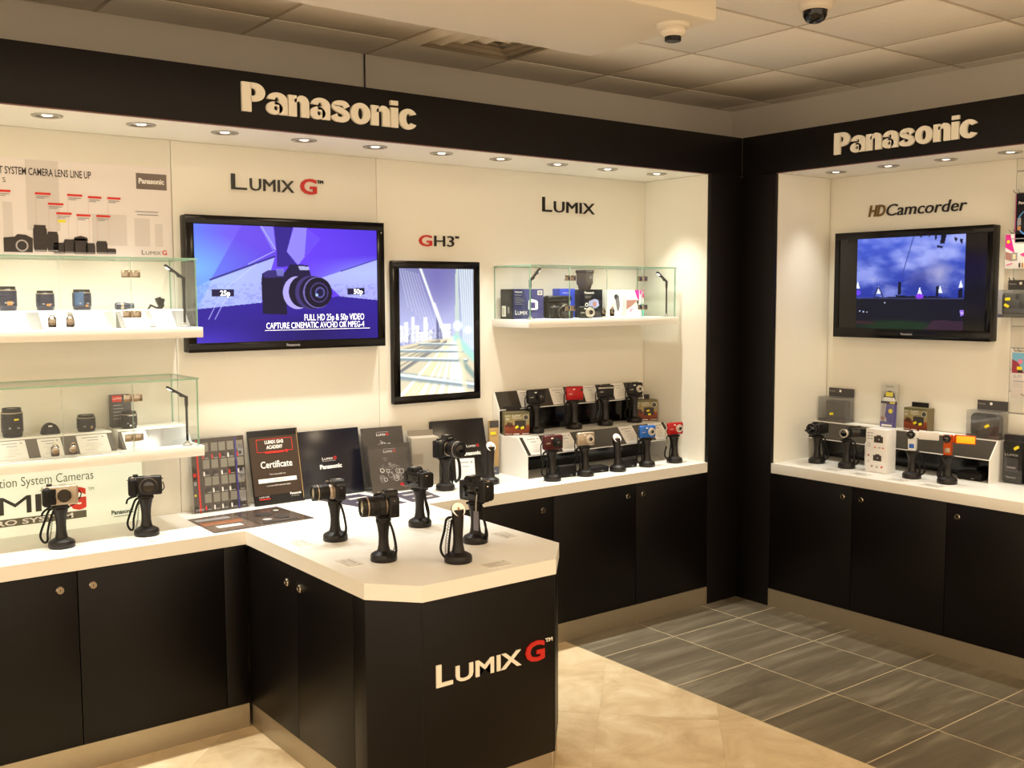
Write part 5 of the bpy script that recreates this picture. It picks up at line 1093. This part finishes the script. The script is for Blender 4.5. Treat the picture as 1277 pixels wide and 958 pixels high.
# clear boxes on the riser
def clearbox(label, u, w, z_, wd, h, d, inner, tags, hang=True, rz=RZ9):
    t = thing('clear_case_box', label, 'box', rb(u, w, z_), rz, 'clear plastic accessory boxes')
    mb = MB(); 
    for a in ((-wd/2, wd/2, 0, .0012, 0, h), (-wd/2, wd/2, d-.0012, d, 0, h), (-wd/2, -wd/2+.0012, .0012, d-.0012, 0, h), (wd/2-.0012, wd/2, .0012, d-.0012, 0, h), (-wd/2, wd/2, 0, d, h-.0012, h)): mb.bx(*a)
    mb.build('clear_shell', CLEARPL, t)
    inner(t); B('base_insert', GREYCARD, t, -wd/2+.002, wd/2-.002, .002, d-.002, .0005, h*.12)
    for x, z2, an in tags: MB().box((0, -.0012, 0), (.024, .0014, .013), .0004, 0, T(x, 0, z2) @ RY(-an)).build('yellow_sticker', YELL, t)
    if hang: o = B('hang_tab', GREYCARD, t, -wd*.42, wd*.5, d-.003, d-.001, h, h+.045); print_(o, [('t', 'Panasonic', -wd*.38, h+.025, .006, INKL)], FM(0, d-.003, 0)); print_(o, [('c', .0, h+.03, .007, PAPER)], FM(0, d-.003, 0), 'hang_hole')
    return t
clearbox('clear box with a grey case on the riser nearest the corner column', .322, .378, .964, .172, .134, .078, lambda t: MB().box((.012, .04, .066), (.125, .05, .1), .008, 0, None, 3).build('grey_case', mat('grey_case', (46, 43, 42), .6), t), [(.0, .045, .15)])
def bagin(t):
    MB().box((-.0, .04, .063), (.145, .055, .108), .02, 0, None, 3).build('black_case', PLAST2, t); MB().prism([(-.03, .02), (.03, .012), (.05, .07), (.01, .1), (-.01, .07)], .002, 0, FM(0, .0115, 0)).build('case_trim', GREYCARD, t)
clearbox('clear box with a black case at the right end of the riser', 1.162, .378, .964, .162, .132, .078, bagin, [(.022, .062, .55)])
t = thing('blister_pack', 'tall blister pack in violet and yellow standing on the riser', 'package', rb(.638, .415, .964), RZ9, None, -.05)
MB().bx(-.047, .047, 0, .003, 0, .225, .0008).build('backing_card', mat('pack_grey', (170, 164, 150), .5), t)
MB().box((.004, -.008, .105), (.07, .018, .17), .012, 0, None, 3).build('blister', CLEARPL, t)
print_(t, [('t', 'Panasonic', .0, .208, .008, INKD, {'al': 'c'}), ('p', [(-.046, .002), (.046, .002), (.046, .135), (-.046, .135)], mat('pack_violet', (92, 84, 150), .5)), ('p', [(-.046, .03), (-.046, .13), (-.012, .13), (-.02, .06), (-.005, .03)], mat('pack_pale', (186, 180, 176), .5)), ('c', -.032, .045, .011, BEIGEP), ('r', -.046, .122, .046, .134, INKD), ('r', .005, .124, .035, .132, YELL), ('p', [(-.035, .15), (-.02, .18), (.0, .19), (.028, .18), (.036, .15)], PLAST), ('r', -.02, .16, .022, .182, YELL), ('p', [(-.04, .135), (-.03, .155), (.03, .155), (.04, .135)], PAPER), ('c', .012, .085, .012, YELL), ('r', -.035, .005, .025, .015, PAPER)], FM(0, 0, 0))
t = desert('desert picture carton on the riser in the right bay', rb(.808, .39, .964), RZ9, 1)
def pouch_pack(label, u, w, z_, wd, h, rz):
    t = thing('accessory_packet', label, 'package', rb(u, w, z_), rz)
    MB().bx(-wd/2, wd/2, .012, .015, 0, h, .001).build('backing_card', BLKBOX, t); MB().box((0, 0, h*.46), (wd*.86, .034, h*.86), .009, 0, None, 3).build('pouch', PLAST2, t)
    MB().bx(-wd/2, wd/2, -.021, -.019, 0, h, 0).build('clear_sleeve', ACRYL, t)
    print_(t, [('t', 'LUMIX', 0, h*.58, .011, INKL, {'al': 'c', 'w': wd*.6}), ('r', -wd*.3, h*.25, wd*.3, h*.54, mat('dark_print', (58, 54, 60), .4)), ('r', -wd*.2, h*.32, wd*.2, h*.36, INKG), ('t', 'Panasonic', 0, h*.12, .008, INKL, {'al': 'c'})], FM(0, -.0172, 0))
    MB().box((wd*.22, -.0225, h*.76), (.026, .0014, .013), .0004, 0, T(wd*.22, 0, h*.76) @ RY(-.6) @ T(-wd*.22, 0, -h*.76)).build('yellow_sticker', YELL, t); return t
pouch_pack('black pouch packet with a yellow sticker leaning beside the riser in the right bay', 1.30, .41, ZC, .105, .225, RZ9)
pouch_pack('dark packet with a violet edge at the right edge of the frame', 1.425, .40, ZC, .105, .23, RZ9)
case_('black pouch inside the right opening of the right bay riser', .36, -1.13, .12, .06, .04, RZ9)
plates = [(.49, .06), (.62, .05), (.75, .04), (.93, .06), (1.12, .045)]
for (u_, w_), l in zip([(.36, .09), (.55, .075), (.72, .07), (.92, .07), (1.1, .06)], ('in front of the camcorder nearest the column', 'in front of the camcorder with the silver ring', 'in front of the tall white carton', 'in front of the white pocket camcorder', 'in front of the orange pocket camcorder')): plabel('faint price label '+l, w_, -u_, RZ9)
# hanging packs on the slatwall
def hook(u, z_, label, L_=.06):
    t = MB(True).tube([(D2+.012, -u, z_), (D2-L_, -u, z_), (D2-L_-.012, -u, z_+.012)], .0022, 8).tube([(D2+.012, -u-.02, z_), (D2-L_, -u-.02, z_), (D2-L_-.012, -u-.02, z_+.012)], .0022, 8).build('display_hook', CHROME)
    tag(t, label, 'hook', 'wire hooks on the slatted wall')
def hung(label, u0, u1, z0, z1, m, els, w=.41, name='hanging_pack', d=.006):
    t = thing(name, label, 'package', rb((u0+u1)/2, w, z0), RZ9, 'packs hanging on the slatted wall'); h = z1-z0
    o = MB().bx(-(u1-u0)/2, (u1-u0)/2, 0, d, 0, h, .001).build('card', m, t); q = els((u1-u0)/2, h); print_(o, q[:5], FM(0, 0, 0), 'picture_print'); print_(o, q[5:], FM(0, -.0012, 0)); return t
hook(1.262, 2.112, 'wire hook of the black pack at the top of the slatted wall'); hook(1.25, 1.93, 'wire hook of the magenta and white pack'); hook(1.255, 1.712, 'wire hook of the clear box with two yellow stickers'); hook(1.29, 1.385, 'wire hook of the pale pack low on the slatted wall')
hung('black pack with blue arcs at the top of the slatted wall', 1.268, 1.40, 1.885, 2.108, BLKBOX, lambda a, h: [('t', 'Panasonic', -a+.012, h*.78, .012, PAPER, {'bold': .03}), ('o', -a+.07, h*.4, .062, .056, mat('pack_blue', (90, 150, 220), .4)), ('r', -a+.01, h*.35, -a+.026, h*.5, INKG), ('r', -a+.01, h*.25, -a+.026, h*.33, AMB), ('r', -a, .004, -a+.002, h-.004, MAGENTA)])
hung('magenta and white pack on the slatted wall', 1.225, 1.385, 1.765, 1.925, WHITEG, lambda a, h: [('p', [(-a, h-.002), (-a+.022, h-.002), (-a+.045, h*.45), (-a, h*.62)], MAGENTA), ('c', -a+.014, h*.78, .008, YELL), ('t', 'Panasonic', -a+.045, h*.72, .009, INKD), ('r', -a+.03, h*.85, -a+.09, h*.87, INKG), ('p', [(-a+.002, h*.28), (-a+.002, h*.5), (-a+.03, h*.44), (-a+.032, h*.22)], BEIGEP), ('p', [(-a+.006, h*.12), (-a+.036, h*.17), (-a+.034, h*.14), (-a+.01, h*.1)], MAGENTA), ('r', -a+.03, h*.24, -a+.058, h*.46, INKG), ('r', -a+.037, h*.28, -a+.051, h*.42, mat('cream_chip', (226, 214, 170), .5)), ('p', [(-a+.07, h*.4), (-a+.09, h*.46), (-a+.09, h*.34)], MAGENTA), ('r', -a+.066, .006, -a+.074, .026, INKD), ('r', -a+.08, .006, -a+.088, .026, AMB)])
clearbox('clear box with two yellow stickers hanging on the slatted wall', 1.285, .375, 1.54, .14, .128, .075, lambda t: MB().box((0, .035, .064), (.115, .05, .1), .012, 0, None, 3).build('black_case', PLAST2, t), [(-.022, .085, .1), (-.026, .055, -.5)])
hung('pale pack with a blue picture low on the slatted wall', 1.275, 1.41, 1.167, 1.38, mat('pale_pack', (222, 214, 212), .5), lambda a, h: [('r', -a+.002, h*.55, a-.002, h*.99, mat('pack_sky', (116, 176, 206), .5)), ('p', [(-a+.002, h*.55), (-a+.002, h*.85), (-a+.03, h*.78), (-a+.06, h*.55)], mat('pack_crimson', (150, 50, 66), .5)), ('c', -a+.04, h*.8, .012, mat('pack_pink', (220, 130, 160), .5)), ('r', -a+.025, h*.62, -a+.05, h*.69, YELL), ('r', -a+.03, h*.56, -a+.05, h*.62, INKD), ('t', 'SLIM', -a+.012, h*.45, .013, INKG), ('r', -a+.012, h*.36, -a+.06, h*.38, INKG), ('r', -a+.012, h*.3, -a+.05, h*.32, INKL), ('r', -a+.012, h*.25, -a+.06, h*.265, INKL), ('t', 'Panasonic', -a+.05, h*.06, .01, INKD)])
# camera, pouch and flash inside the right-hand case
t = slr('black camera with a wide silver lens rim in the right-hand glass case', (-1.0, .3, LU), -.5, .118, .078, PLAST, .04, .034, None, grp=None)
t = thing('camera_bag', 'black leather camera bag behind the camera in the right-hand glass case', 'bag', (-.958, .392, LU), 0); MB().box((0, 0, .055), (.16, .06, .11), .02, 0, None, 3).build('bag', PLAST2, t); MB().box((0, -.012, .1), (.16, .05, .03), .012, 0, None, 3).build('flap', PLAST, t)
t = compact('black compact with a silver lens face inside the right-hand glass case', (-.865, .27, LU), -.3, PLAST, .08, .06, .024, .022, .014, .02, SILVL, strap_=False); t['group'] = 'cameras in the right-hand glass case'
t = thing('flash_unit', 'grey flash unit standing on the black carton under the glass top', 'flash', (-.792, .36, LU+.1465))
MB().lathe([(0, 0), (.03, 0), (.032, .004), (.036, .02), (.043, .03), (.044, .085), (0, .085)], 4, 0, RZ(PI/4+.2)).build('body', mat('flash_grey', (92, 84, 80), .35), t)
MB().lathe([(.046, .083), (.048, .086), (.048, .097), (.044, .1), (0, .1)], 4, 0, RZ(PI/4+.2)).build('flash_head', GREYCARD, t)
MB().box((0, 0, .1005), (.05, .05, .001), 0, 0, RZ(.2)).build('flash_window', WHITEG, t); print_(t, [('t', '3D', .0, .055, .012, INKL)], RZ(.2) @ FM(0, -.0315, 0))
